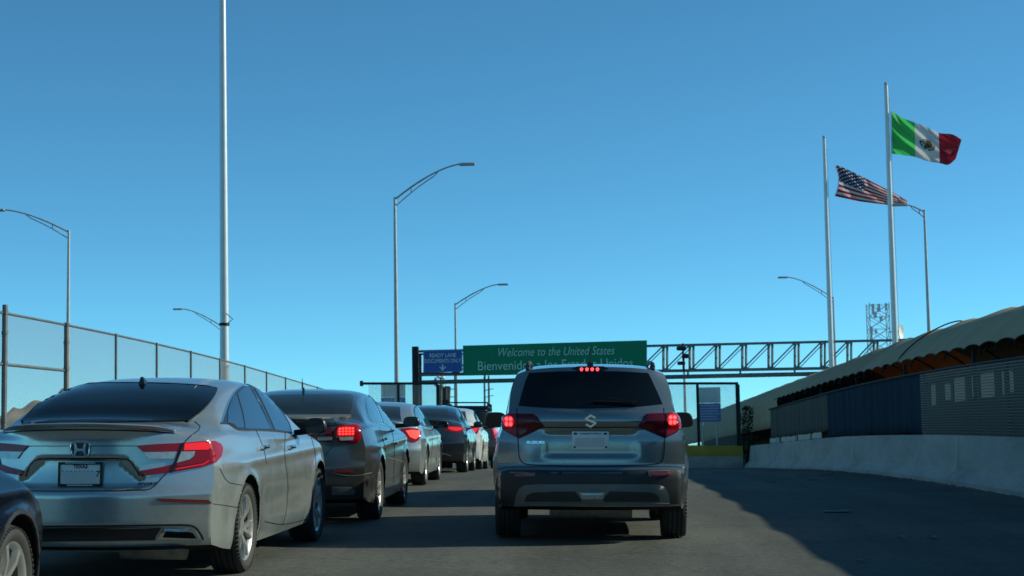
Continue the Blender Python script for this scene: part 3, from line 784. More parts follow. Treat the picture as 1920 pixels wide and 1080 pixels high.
# screen fence on top of the right barrier
FXR = 6.33
c2 = rp(FXR, 40); sf = empty('screen_fence', 'mesh fence with grey and dark blue windscreen cloth on top of the right barrier', 'fence', c2)
def yrange(a, b, st=2.0):
    n = max(1, int((b - a) / st)); return [a + (b - a) * i / n for i in range(n + 1)]
def fsheet(a, b_, z0, z1, m, name, x=FXR, **k):
    yy = yrange(a, b_); return sheet([rp(x, y, z0) - c2 for y in yy], [rp(x, y, z1) - c2 for y in yy], m, name, sf, **k)
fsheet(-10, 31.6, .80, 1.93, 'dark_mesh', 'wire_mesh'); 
def cloth(a, b_, m, name, z0=.83, z1=1.93, amp=.02, sd=0):
    bm = bmesh.new(); n = int((b_ - a) / .12); g = []; rnd = random.Random(sd); ph = [rnd.uniform(0, 6) for _ in range(6)]
    for i in range(n + 1):
        y = a + (b_ - a) * i / n; w = sum(math.sin(y * f + p) for f, p in zip((1.1, 2.3, 3.9, 6.1, 8.3), ph)) * amp / 2
        g.append([bm.verts.new(rp(FXR + .04 + w * (1 - .4 * abs(k / 3 - 1)), y, z0 + (z1 - z0) * k / 6 + .012 * math.sin(y * 1.7 + ph[0])) - c2) for k in range(7)])
    for p, q in zip(g, g[1:]):
        for k in range(6): bm.faces.new((p[k], q[k], q[k + 1], p[k + 1]))
    o = link(name, finish(bm, name, m, 60), sf); md = o.modifiers.new('s', 'SOLIDIFY'); md.thickness = .006; return o
cloth(31.6, 43.4, 'tarp_blue', 'blue_windscreen_cloth', sd=3); cloth(43.5, 56.2, 'tarp_grey', 'grey_windscreen_cloth', z0=.98, sd=5)
b = MB()
for z in (1.93,): b.tube([rp(FXR, y, z) - c2 for y in yrange(-10, 56.3)], .022, 8)
b.build('top_rail', 'dark_steel', sf)
y = 56.2
while y > -8:
    b = MB(); b.tube([rp(FXR + .12, y, .7) - c2, rp(FXR + .12, y, 1.93) - c2], .025, 8); b.build('fence_post', 'dark_steel', sf); y -= 3.05 * 2
# sunlit strip at the foot of the fence, painted as added pale pieces
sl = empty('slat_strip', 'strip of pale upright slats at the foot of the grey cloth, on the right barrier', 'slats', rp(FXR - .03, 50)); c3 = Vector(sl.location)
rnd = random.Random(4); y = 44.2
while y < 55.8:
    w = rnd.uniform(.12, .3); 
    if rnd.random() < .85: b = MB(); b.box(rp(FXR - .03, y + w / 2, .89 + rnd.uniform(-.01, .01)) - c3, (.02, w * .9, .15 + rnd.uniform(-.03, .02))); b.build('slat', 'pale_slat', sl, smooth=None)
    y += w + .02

# ------------------------------------------------------------------ yellow topped block wall and gate frames
def gate(x0, x1, posts, y, ztop, label, finial=False):
    c = rp((x0 + x1) / 2, y, .8); t = empty('gate_frame', label, 'gate', c, group='black gate frames with wire mesh')
    b = MB(); b.bar(rp(x0 - (.25 if finial else 0), y, ztop) - c, rp(x1, y, ztop) - c, .09); b.build('top_bar', 'dark_steel', t, smooth=None)
    if finial: b = MB(); b.box(rp(x0 - .25, y, ztop) - c, (.12, .14, .2), bevel=.02); b.build('end_cap', 'dark_steel', t)
    for p, w in posts:
        b = MB(); b.box(rp(p, y, (ztop + .8) / 2 - .02) - c, (w, .1, ztop - .84)); b.build('post', 'dark_steel', t, smooth=None)
    sheet([rp(x0, y + .05, .8) - c, rp(x1, y + .05, .8) - c], [rp(x0, y + .05, ztop) - c, rp(x1, y + .05, ztop) - c], 'fine_mesh', 'wire_mesh', t)
YG = 62.3
gate(2.9, 5.93, [(5.9, .15), (4.45, .10), (3.0, .1)], YG, 3.06, 'black steel gate frame with wire mesh standing on the yellow topped wall')
gate(-7.55, -5.0, [(-5.0, .13), (-6.45, .09)], YG, 3.06, 'black steel gate frame with wire mesh beside the dark gantry column', finial=True)
def blockwall(x0, x1, lab):
    c = rp((x0 + x1) / 2, YG); t = empty('low_wall', lab, 'wall', c, group='yellow topped low walls')
    b = MB(); b.box(Vector((0, 0, .21)), (x1 - x0, .5, .42), bevel=.012); b.build('concrete_base', 'concrete', t, rot=(0, math.atan(CF), 0))
    b = MB(); b.box(Vector((0, 0, .61)), (x1 - x0 - .01, .46, .38), bevel=.012); b.build('yellow_top', 'yellow', t, rot=(0, math.atan(CF), 0))
blockwall(2.0, 6.0, 'low block wall with faded yellow top and grey base, right of the grey crossover')
blockwall(-8.1, -4.95, 'low block wall with yellow top under the left gate frame, hidden behind the queue')

def info_sign(px, y, w, z0, zm, z1, label, dep, seed=1):
    x = (px - 1078) * y / 3200; c = rp(x, y); t = empty('information_sign', label, 'sign', c, group='white and blue information signs')
    b = MB(); b.box((0, 0, (zm + z1) / 2), (w, .03, z1 - zm)); b.build('white_board', 'board_white', t, smooth=None)
    b = MB(); b.box((0, 0, (z0 + zm) / 2 - .005), (w, .03, zm - z0 - .01)); b.build('blue_board', 'blue', t, smooth=None)
    b = MB(); b.tube([(-.28, .05, -1.5), (-.28, .05, z1 - .05)], .035, 8); b.tube([(.28, .05, -1.5), (.28, .05, z1 - .05)], .035, 8); b.build('posts', 'galv', t)
    rnd = random.Random(seed)
    for nm, za, zb_, m_, n in (('white_board_text', zm, z1, 'sign_back', 7), ('blue_board_text', z0, zm, 'letter_w', 6)):
        b = MB(); hgt = (zb_ - za) / (n + 1)
        for k in range(n):
            zz = zb_ - hgt * (k + 1); xx = -w * .40
            while xx < w * .36:
                ww_ = rnd.uniform(.04, .12)
                if xx + ww_ > w * .42: break
                b.box((xx + ww_ / 2, -.018, zz), (ww_, .006, hgt * .38)); xx += ww_ + .035
        b.build(nm, m_, t, smooth=None)
info_sign(737, 70, 1.0, 2.35, 2.86, 3.42, 'white over blue information board behind the left gate mesh', 70, 3)
info_sign(1328, 70, .92, 1.85, 2.62, 3.26, 'white over blue information board behind the right gate mesh', 70, 8)

# ------------------------------------------------------------------ overhead gantry
GD = 100.0
gc = W(778, 900, GD); gc.z = gz(gc.x, GD)
ga = empty('sign_gantry', 'long dark steel truss gantry spanning the road above the queue', 'gantry', gc)
def G(px, py, dd=0.0): return W(px, py, GD + dd) - gc
b = MB(); a = G(775, 650); b.box((a.x + .12, a.y, a.z / 2 - .3), (.38, .45, a.z + .6), bevel=.03); b.build('column', 'dark_steel', ga)
a = G(785, 664, 1.4); b = MB(); b.box((a.x, a.y, a.z / 2 - .3), (.32, .4, a.z + .6), bevel=.03); b.build('column', 'rust_steel', ga)
a = G(1712, 640); b = MB(); b.box((a.x, a.y, a.z / 2 - .3), (.5, .5, a.z + 1)); b.build('column', 'rust_steel', ga)
TOP = ((780, 659), (1712, 637)); BOT = ((780, 703), (1712, 688)); PIPE = ((790, 717), (1712, 697))
def lerp2(seg, px): t = (px - seg[0][0]) / (seg[1][0] - seg[0][0]); return (px, seg[0][1] + (seg[1][1] - seg[0][1]) * t)
b = MB()
for dd in (0, 1.5):
    b.bar(G(*TOP[0], dd), G(*TOP[1], dd), .14, .14); b.bar(G(*BOT[0], dd), G(*BOT[1], dd), .17, .17)
b.build('chords', 'gantry', ga, smooth=None)
b = MB(); b.tube([G(*PIPE[0]), G(*PIPE[1])], .13, 10)
for px in (909, 1090, 1290, 1388, 1490): b.bar(G(*lerp2(BOT, px)), G(*lerp2(PIPE, px)), .08)
b.build('lower_pipe', 'gantry', ga)
b = MB(); px = 1244 - 49.3 * 9; k = 0
while px < 1700:
    t_, bo = lerp2(TOP, px), lerp2(BOT, px); nx = px + 49.3; tn = lerp2(TOP, nx)
    b.bar(G(*t_), G(*bo), .11); b.bar(G(px + 7, t_[1], 1.5), G(px + 7, bo[1], 1.5), .10)
    b.bar(G(*bo), G(*tn), .08); b.bar(G(px + 7, bo[1], 1.5), G(nx + 7, tn[1], 1.5), .05)
    b.bar(G(*t_), G(px + 4, t_[1], 1.5), .07); b.bar(G(*bo), G(px + 4, bo[1], 1.5), .07)
    px = nx
b.build('truss_bracing', 'gantry', ga, smooth=None)
b = MB(); 
for yy in (664, 700): b.bar(G(783, yy), G(868, yy), .1)
for xx in (801, 860): b.bar(G(xx, 662, -.05), G(xx, 702, -.05), .07)
b.build('sign_brackets', 'dark_steel', ga, smooth=None)
# camera cluster on the gantry
cc = W(1281, 668, GD - .6); t = empty('traffic_camera', 'small dark camera cluster clamped to the gantry truss above the right gate', 'camera', cc)
b = MB(); b.tube([(0, 0, -.9), (0, 0, .75)], .06, 8); b.build('mast', 'dark_steel', t)
b = MB(); b.box((-.1, -.1, .45), (.55, .45, .22), bevel=.05); b.box((.12, -.15, .0), (.4, .5, .25), bevel=.06); b.box((-.12, 0, -.4), (.45, .4, .2), bevel=.05); b.build('housings', 'dark_steel', t)
cc = W(1283, 690, 118); cc.z = gz(cc.x, 118); hh = W(1283, 672, 118).z - cc.z
t = empty('thin_mast', 'slim pale mast rising behind the gantry above the right gate', 'mast', cc); b = MB(); b.tube([(0, 0, 0), (0, 0, hh)], [.14, .09], 10); b.build('pole', 'pole_white', t)

# green and blue signs
def quad_sign(name, label, cat, corners, d, m, th=.06, border=None, parent_group=None):
    P4 = [W(px, py, d) for px, py in corners]; c = sum(P4, Vector()) / 4; t = empty(name, label, cat, c)
    b = MB(); b.prism([p - c for p in P4], (0, th, 0)); b.build('sign_panel', m, t, smooth=None)
    if border:
        b = MB(); q = [p - c + Vector((0, -.012, 0)) for p in P4]; ctr_ = sum(q, Vector()) / 4
        inn = []
        for p in q: d_ = ctr_ - p; inn.append(p + Vector((math.copysign(border * .6, d_.x), 0, math.copysign(border * .6, d_.z))))
        for i in range(4): j = (i + 1) % 4; b.bar(inn[i], inn[j], border * .35, .008)
        b.build('border', 'letter_w', t, smooth=None)
    return t, c, P4
t, c, P4 = quad_sign('welcome_sign', 'big green overhead sign reading Welcome to the United States', 'sign', [(868, 703), (1213, 697), (1213, 638), (868, 648)], GD - 1.0, 'green')
def txt_on(t, c, d, name, body, cx, cy, wpx, size_px, m, slope, shear=0, bold=0.0):
    o = W(cx, cy, d - .03) - c; xa = W(cx + 50, cy + slope * 50, d - .03) - W(cx, cy, d - .03)
    return text_mesh(name, body, size_px * d / FPX, m, t, frame(o, xa, (0, 0, 1)), shear, .004, bold, width=wpx * d / FPX, words=size_px * d / FPX * .13)
D1 = GD - 1.0
txt_on(t, c, D1, 'word', 'Welcome to the United States', 1041, 659.5, 218, 23, 'letter', -.018, .28, -.004)
txt_on(t, c, D1, 'word', 'Bienvenidos a los Estados Unidos', 1041, 684, 290, 25, 'letter', -.022, 0, -.002)
t, c, P4 = quad_sign('lane_sign', 'blue overhead lane sign with white words and a down arrow', 'sign', [(793.5, 699), (867, 697), (867, 655.5), (793.5, 657.5)], GD - 1.0, 'blue', border=.06)
txt_on(t, c, D1, 'word', 'READY LANE', 830, 666.5, 50, 10.5, 'letter_w', -.02, 0, .008)
txt_on(t, c, D1, 'word', 'DOCUMENTS ONLY', 830, 677, 69, 10.5, 'letter_w', -.02, 0, .008)
b = MB(); pj = lambda x, y: W(x, y, D1 - .03) - c
b.prism([pj(828.6, 683), pj(831.4, 683), pj(831.4, 689.5), pj(836, 686.5), pj(836, 689), pj(830, 695.5), pj(824, 689), pj(824, 686.5), pj(828.6, 689.5)], (0, -.01, 0)); b.build('arrow', 'letter_w', t, smooth=None)

# booth on a mast behind the left frame, and thin masts
c = W(833, 742, 112); t = empty('lookout_cabin', 'small tan cabin on posts behind the left gate frame', 'cabin', c)
b = MB(); b.box((0, 0, 0), (.75, 1.0, 1.25), Matrix.Rotation(.06, 4, 'Y'), bevel=.03); b.build('cabin', 'orange_cabin' if 'orange_cabin' in M else 'rust_steel', t)
b = MB()
for x_ in (-.12, .22): b.box((x_, -.52, .12), (.16, .03, .8))
b.build('shutters', 'canvas', t, smooth=None)
b = MB()
for x_ in (-.35, .35): b.bar((x_, 0, -.6), (x_, 0, -4), .12)
b.build('legs', 'dark_steel', t)
c = W(825, 716, 108); t = empty('camera_dome_cluster', 'pale cluster of camera domes on a thin mast beside the blue lane sign', 'camera', c)
b = MB()
for k in range(7):
    a = k * 2 * math.pi / 7; b.lathe([(-.10, .01), (-.08, .09), (0, .13), (.08, .09), (.10, .01)], 12, c=(.32 * math.cos(a), 0, .32 * math.sin(a)))
b.tube([(.38 * math.cos(q * math.pi / 8), 0, .38 * math.sin(q * math.pi / 8)) for q in range(17)], .03, 6); b.build('domes', 'board_white', t)
b = MB(); b.tube([(.05, 0, -4.5), (.05, 0, .3)], .06, 8); b.build('mast', 'gantry', t)
for i, (px, y0_, dd) in enumerate(((854, 700, 109), (909, 706, 126), (917, 704, 126.5))):
    c = W(px, 760, dd); c.z = gz(c.x, dd); h = W(px, y0_, dd).z - c.z
    t = empty('thin_mast', ['thin dark mast seen below the blue and green signs', 'left of two thin masts close together below the green sign', 'right of two thin masts close together below the green sign'][i], 'mast', c)
    b = MB(); b.tube([(0, 0, 0), (0, 0, h)], [.10, .07], 8)
    for z in (h - 1.0, h - 1.5): b.bar((0, 0, z), (-.5 if i == 0 else .35, 0, z), .05)
    b.build('pole', 'gantry', t)

# ------------------------------------------------------------------ street lamps
def lamp(px, py_top, d, arm_px, tip_py, label):
    """px,py_top: where the mast ends; arm reaches arm_px sideways"""
    tp = W(px, py_top, d); base = rp(tp.x, d); base.z = min(base.z, gz(tp.x, d)); h = tp.z - base.z
    t = empty('street_lamp', label, 'street lamp', base, group='curved arm street lamps')
    lean = tp.x - base.x
    b = MB(); b.tube([(0, 0, -.1), (0, 0, h * .5), (lean, 0, h)], [.11, .085, .055], 14); b.build('mast', 'galv', t)
    dx = arm_px * d / FPX; dz = (W(px, tip_py, d).z - tp.z); s_ = math.copysign(1, dx)
    def arc(z0, z1):
        return [Vector((lean + dx * u, 0, h + z0 + (dz + z1 - z0) * (1 - (1 - u) ** 1.55))) for u in [k / 12 for k in range(13)]]
    A = arc(-.10, 0); Bm = [Vector((lean + dx * u, 0, h - .40 + (dz - .04 + .40) * (1 - (1 - u) ** 1.5))) for u in [k / 12 * .58 for k in range(13)]]
    b = MB(); b.tube(A, [.038] * 6 + [.032] * 7, 8); b.tube(Bm + [A[8]], .022, 8)
    b.bar(A[3], Bm[5], .04); b.build('arm', 'galv', t)
    b = MB(); e = A[-1]; b.box(e + Vector((s_ * .22, 0, -.02)), (.65, .26, .11), bevel=.04); b.build('lamp_head', 'galv', t)
lamp(739, 368, 68, 128, 308, 'tall street lamp with its arm to the right, left of the overhead signs')
lamp(853, 568, 104, 84, 534, 'far street lamp with its arm to the right, rising behind the blue lane sign')
lamp(126, 430, 75, -128, 389, 'street lamp with its arm to the left, behind the chain link fence')
lamp(413, 608, 115, -76, 577, 'far street lamp with its arm to the left, just behind the big pale pole')
lamp(1735, 392, 82, -38, 381, 'street lamp right of the flagpoles with its arm to the left')
lamp(1563, 556, 112, -86, 517, 'far street lamp behind the shorter flagpole with its arm to the left')

# big pale pole
c = W(422, 760, 42); c.z = gz(c.x, 42); tp = W(413, 2, 42); h = tp.z - c.z
t = empty('light_mast', 'big pale pole on the left, running out of the top of the photo', 'mast', c)
b = MB(); dxp = (tp.x - c.x) / h; b.tube([(0, 0, 0), (dxp * h, 0, h), (dxp * h * 1.25, 0, h * 1.25)], [.118, .082, .072], 20); b.build('pole', 'pole_white', t)
b = MB(); b.tube([(dxp * 3.6, 0, 3.55), (dxp * 3.6, 0, 3.62)], .13, 16); b.tube([(.10, -.1, 3.62), (.22, -.1, 3.7), (.05, -.1, 3.85)], .012, 6); b.build('band', 'dark_steel', t)

# ------------------------------------------------------------------ flagpoles and flags
def flagpole(top, foot, d, r0, r1, label):
    c = W(foot[0], foot[1], d); tp = W(top[0], top[1], d); v = (tp - c); g = gz(c.x, d); c2_ = c - v * ((c.z - g) / v.z); v2 = tp - c2_
    t = empty('flagpole', label, 'flagpole', c2_, group='two white flagpoles')
    b = MB(); b.tube([(0, 0, 0), v2 * .5, v2], [r0, (r0 + r1) / 2 + .01, r1], 16); b.build('pole', 'pole_white', t)
    b = MB(); b.lathe([(-.09, .01), (-.06, .07), (0, .09), (.06, .07), (.09, .01)], 16, c=v2 + Vector((0, 0, .08))); b.build('finial', 'galv', t)
    b = MB(); b.tube([v2 * .12 + Vector((r0 + .06, -.02, 0)), v2 * .97 + Vector((r1 + .05, -.02, 0))], .012, 5); b.build('halyard', 'galv', t)
    return t
flagpole((1661, 160), (1678, 637), 85, .165, .095, 'taller pale flagpole carrying the green white and red flag')
flagpole((1545, 260), (1559, 682), 92, .15, .085, 'shorter pale flagpole carrying the striped flag')

def flag_tex(name, base, trans=.35):
    m = bpy.data.materials.new(name); m.use_nodes = True; n = m.node_tree.nodes; l = m.node_tree.links; b = n['Principled BSDF']
    b.inputs['Base Color'].default_value = (*base, 1); b.inputs['Roughness'].default_value = .8
    tr = n.new('ShaderNodeBsdfTranslucent'); tr.inputs[0].default_value = (*base, 1); mx = n.new('ShaderNodeMixShader'); mx.inputs[0].default_value = trans
    l.new(b.outputs[0], mx.inputs[1]); l.new(tr.outputs[0], mx.inputs[2]); l.new(mx.outputs[0], n['Material Output'].inputs[0]); return m
FM = [flag_tex('flag_green', (.06, .50, .12), .5), flag_tex('flag_white', (.62, .62, .62)), flag_tex('flag_red', (.33, .012, .03)), flag_tex('flag_blue', (.012, .025, .09)), flag_tex('emblem_brown', (.09, .06, .03)), flag_tex('emblem_green', (.05, .12, .06))]
def curve2(pts, u):
    n = len(pts) - 1; x = u * n; i = min(n - 1, int(x)); t_ = x - i
    p0, p1, p2, p3 = (Vector(pts[max(i - 1, 0)]), Vector(pts[i]), Vector(pts[i + 1]), Vector(pts[min(i + 2, n)]))
    return .5 * ((2 * p1) + (p2 - p0) * t_ + (2 * p0 - 5 * p1 + 4 * p2 - p3) * t_ ** 2 + (3 * p1 - p0 - 3 * p2 + p3) * t_ ** 3)
def flag(name, label, top, bot, d, nu, nv, colour, wave, left=None):
    c = W(top[0][0], top[0][1], d); t = empty(name, label, 'flag', c); bm = bmesh.new(); g = []
    for i in range(nu + 1):
        u = i / nu; a = curve2(top, u); e = curve2(bot, u); row = []
        for j in range(nv + 1):
            v = j / nv; p = a.lerp(e, v)
            if left: p = p + Vector((left * math.sin(math.pi * v) * (1 - u) ** 4, 0))
            row.append(bm.verts.new(W(p.x, p.y, d + wave(u, v)) - c))
        g.append(row)
    for i in range(nu):
        for j in range(nv):
            f = bm.faces.new((g[i][j], g[i][j + 1], g[i + 1][j + 1], g[i + 1][j])); f.smooth = True; f.material_index = colour((i + .5) / nu, (j + .5) / nv)
    me = bpy.data.meshes.new(name); bm.to_mesh(me); bm.free()
    for m_ in FM: me.materials.append(m_)
    link('cloth', me, t); 
    hb = MB(); hb.tube([W(*((Vector(top[0]).lerp(Vector(bot[0]), v) + Vector(((left or 0) * math.sin(math.pi * v) - .8, 0)))), d) - c for v in [k / 8 for k in range(9)]], .018, 6); hb.build('hoist_band', 'letter_w', t)
def mxc(u, v):
    if u < .345: return 0
    if u > .665: return 2
    x = (u - .505) * 1.75; y = v - .50; r_ = math.hypot(x, y); a = math.atan2(y, x)
    if .145 < r_ < .185 and y > -.04 and abs(x) > .02: return 5
    if r_ < .14:
        w = math.sin(a * 5 + r_ * 30)
        if (x > -.02 and y < .06 and r_ < .13) or w > .45: return 4
        if y > .03 and abs(x + .02) < .05: return 5
        if w < -.7: return 4
    return 1
def mxw(u, v): return .34 * math.sin(u * 7 + v * 2.5 - .6) * u ** .5 + .13 * math.sin(u * 16 - v * 13) * (1 - u) + .07 * math.sin(u * 26 - v * 25) * (1 - u) + .13 * math.sin(u * 11 + v * 7 + 1) * u
flag('mexican_flag', 'green white and red flag with a central emblem, flying from the taller pole', [(1672, 208), (1692, 221), (1714, 229), (1738, 238), (1760, 249), (1786, 252), (1803, 262)],
     [(1673, 288), (1692, 291), (1715, 294), (1738, 302), (1762, 306), (1778, 309), (1792, 298)], 85, 120, 66, mxc, mxw)
def usc(u, v):
    if u < .42 and v < 7 / 13:
        cu_, cv_ = u / .42 * 11, v / (7 / 13) * 9; i, j = int(cu_), int(cv_)
        if (i + j) % 2 == 0 and math.hypot(cu_ - i - .5, (cv_ - j - .5)) < .36: return 1
        return 3
    return 2 if int(v * 13) % 2 == 0 else 1
def usw(u, v): return .32 * math.sin(u * 8 + v * 3) + .14 * math.sin(u * 15 - v * 9 + 1) + .07 * math.sin(u * 33 + v * 11)
flag('american_flag', 'blown out striped flag with white stars on blue, flying beside the shorter pole', [(1565, 308), (1585, 316), (1608, 327), (1630, 338), (1655, 351), (1680, 364), (1701, 376)],
     [(1566, 368), (1585, 372), (1608, 377), (1630, 380), (1655, 383), (1680, 386), (1701, 387)], 92, 150, 104, usc, usw, left=7.5)

# ------------------------------------------------------------------ lattice mast with dish
c = W(1650, 700, 150); c.z = -9; top_ = W(1650, 568, 150).z - c.z; t = empty('lattice_tower', 'pale lattice radio mast behind the taller flagpole', 'tower', c)
b = MB(); w0 = .85
zz = top_ - 3.6
for sx in (-1, 1):
    for sy in (-1, 1): b.bar((sx * w0, sy * w0, 0), (sx * w0, sy * w0, top_), .06)
z = 0; k = 0
while z < top_ - .2:
    z2 = z + 1.05; 
    for (x0_, y0_), (x1_, y1_) in (((-1, -1), (1, -1)), ((1, -1), (1, 1)), ((1, 1), (-1, 1)), ((-1, 1), (-1, -1))):
        b.bar((x0_ * w0, y0_ * w0, z), (x1_ * w0, y1_ * w0, z2), .035); b.bar((x0_ * w0, y0_ * w0, z2), (x1_ * w0, y1_ * w0, z2), .035)
        if True: b.bar((x1_ * w0, y1_ * w0, z), (x0_ * w0, y0_ * w0, z2), .05)
    z = z2; k += 1
b.build('lattice', 'pole_white', t, smooth=None)
rnd = random.Random(9)
for k in range(9): b = MB(); b.box((rnd.uniform(-.8, .8), rnd.uniform(-.9, -.6), top_ - rnd.uniform(.2, 3.4)), (rnd.uniform(.15, .3), .12, rnd.uniform(.35, .9)), bevel=.02); b.build('antenna_panel', 'pole_white', t)
dc = W(1685, 622, 150) - c
b = MB(); b.lathe([(0, .01), (.02, .25), (.10, .5), (.22, .66), (.24, .66), (.12, .5), (.05, .25), (.03, .01)], 28)
for v in b.bm.verts: v.co = Matrix.Rotation(R(62), 3, 'Z') @ Vector((v.co.y, -v.co.x, v.co.z)) + dc
b.build('dish', 'board_white', t)
b = MB(); b.bar(dc + Vector((0, .1, 0)), (w0, 0, dc.z), .1); b.build('dish_arm', 'galv', t)

# wind-bent palm or brush in the gap beyond the fence
M['leaf'] = mat('dark_leaves', (.035, .045, .02), .8)
def brush(px, py, d, w, h, label, seed):
    rnd = random.Random(seed); c = W(px, py, d); c.z = gz(c.x, d); t = empty('bush', label, 'bush', c, group='dark bushes in the gap by the fence')
    b = MB()
    for k in range(5):
        b.tube([(rnd.uniform(-.1, .1), 0, 0), (rnd.uniform(-.3, .3) * w, rnd.uniform(-.2, .2), h * .5), (rnd.uniform(-.5, .5) * w, rnd.uniform(-.3, .3), h * rnd.uniform(.7, 1))], [.03, .02, .008], 5)
    b.build('stems', 'rust_steel', t); b = MB()
    for k in range(420):
        a = rnd.uniform(0, 6.28); r_ = rnd.random() ** .5; z = rnd.uniform(.05, 1) ; rr_ = w * .5 * r_ * (1.1 - .6 * z) * (1 + .35 * math.sin(3 * a + 5 * z))
        p = Vector((rr_ * math.cos(a), rr_ * math.sin(a), z * h)); d1 = Vector((rnd.uniform(-1, 1), rnd.uniform(-1, 1), rnd.uniform(-1, 1))).normalized() * .09; d2 = Vector((rnd.uniform(-1, 1), rnd.uniform(-1, 1), rnd.uniform(-1, 1))).normalized() * .04
        b.poly([p - d1, p + d2, p + d1, p - d2])
    b.build('leaves', 'leaf', t, smooth=None)
brush(1402, 830, 64.0, .8, 2.3, 'ragged dark bush in the gap between the gate frame and the grey cloth', 3)

# ------------------------------------------------------------------ litter on the shaded lane
def litter(px, py, w, label, seed):
    d = 30.0
    for _ in range(30):
        q = W(px, py, d); e = q.z - gz(q.x, q.y); d *= 1 + e / 1.3 * .7
    c = rp(q.x, q.y, .004); t = bpy.data.meshes.new('x'); rnd = random.Random(seed); b = MB(); b.box((0, 0, .008), (w, w * .4, .014), bevel=.004)
    b.box((w * .3, .03, .012), (w * .35, w * .3, .02), Matrix.Rotation(.5, 4, 'Z'), bevel=.006)
    for v in b.bm.verts: v.co += Vector((rnd.uniform(-.01, .01), rnd.uniform(-.01, .01), max(0, rnd.uniform(-.006, .006))))
    o = b.build('litter', 'litter', loc=c, smooth=None); tag(o, label, 'litter', 'scraps of litter on the road'); bpy.data.meshes.remove(t)
litter(1570, 961, .30, 'flat grey scrap of litter alone in the middle of the shaded lane', 1)
litter(1547, 891, .34, 'grey scrap of litter farthest up the shaded lane', 2)
litter(1534, 900, .40, 'dark flat scrap of litter just nearer than the farthest scrap', 3)
litter(1443, 904, .22, 'small dark scrap of litter right of the grey crossover', 4)
litter(1690, 1009, .06, 'tiny pale pebble like scrap, left of a pair in the shaded lane', 5)
litter(1748, 1010, .08, 'tiny pale pebble like scrap, right of a pair in the shaded lane', 6)
litter(1614, 1054, .06, 'tiny pale scrap nearest the bottom of the photo in the shaded lane', 7)

# loose grit along the foot of the right barrier
M['grit'] = mat('grit', (.14, .13, .11), .9, noise=.4, nscale=40)
b = MB(); rnd = random.Random(12)
for k in range(700):
    y = 16 + 44 * rnd.random() ** 1.3; x = 6.0 - abs(rnd.gauss(0, .07)); r_ = rnd.uniform(.006, .028)
    p = rp(x, y, r_ * .3); n_ = 5; ring = [p + Vector((r_ * 1.5 * math.cos(q * 1.2566 + k), r_ * 2.2 * math.sin(q * 1.2566 + k), -r_ * .3)) for q in range(n_)]; tp = p + Vector((0, 0, r_ * .8))
    for q in range(n_): b.poly([ring[q], ring[(q + 1) % n_], tp])
tag(b.build('gravel', 'grit', smooth=None), kind='stuff')
# ------------------------------------------------------------------ body tables
ACC = dict(L=4.88, W=1.94, H=1.475, rw=.337, tw=.235, ra=.385, rr=.245, wheels_y=(-1.36, 1.47), zref=1.0,
  top=[(-2.45, 1.105), (-2.2, 1.125), (-1.86, 1.14), (-1.5, 1.265), (-1.1, 1.375), (-.7, 1.44), (-.2, 1.475), (.2, 1.468), (.55, 1.41), (.95, 1.26), (1.3, 1.09), (1.5, 1.03), (2.0, .96), (2.45, .84)],
  belt=[(-2.45, 1.00), (-1.8, 1.03), (-1.0, 1.0), (0, .965), (1.2, .93), (2.0, .84), (2.45, .74)],
  bot=[(-2.45, .27), (-2.2, .23), (-1.8, .2), (0, .19), (1.8, .2), (2.45, .22)],
  rear=[(.2, .10), (.30, .035), (.45, .0), (.62, .0), (.70, .03), (.85, .05), (1.0, .055), (1.06, .04), (1.12, .0)],
  front=[(.2, .06), (.4, 0), (.6, .0), (.8, .10), (.9, .18)],
  plan=[(-2.45, .73), (-2.36, .79), (-2.2, .855), (-1.95, .925), (-1.5, .96), (0, .96), (1.5, .96), (2.0, .91), (2.3, .80), (2.45, .70)],
  sec=[(.18, .94), (.30, .975), (.5, .995), (.65, 1.0), (.80, .985), (.93, .955), (1.03, .92), (1.15, .87)],
  roofw=[(-2.4, .52), (-1.8, .54), (-1.2, .58), (-.5, .61), (.3, .60), (1.0, .56), (1.5, .54)], bowR=.30, pR=2.6, bowF=.42, sh=.035, LbR=1.1)
def acc_rd(x, z):
    a = abs(x); d = 0.0
    # recess for the number plate
    hw = .30 + .14 * min(1, max(0, (.87 - z) / .14))
    d += .032 * sstep(hw + .015, hw - .02, a) * sstep(.895, .865, z) * sstep(.66, .70, z)
    d += .05 * sstep(.405, .375, z) * sstep(.80, .6, a)
    return d
ACC['rd'] = acc_rd
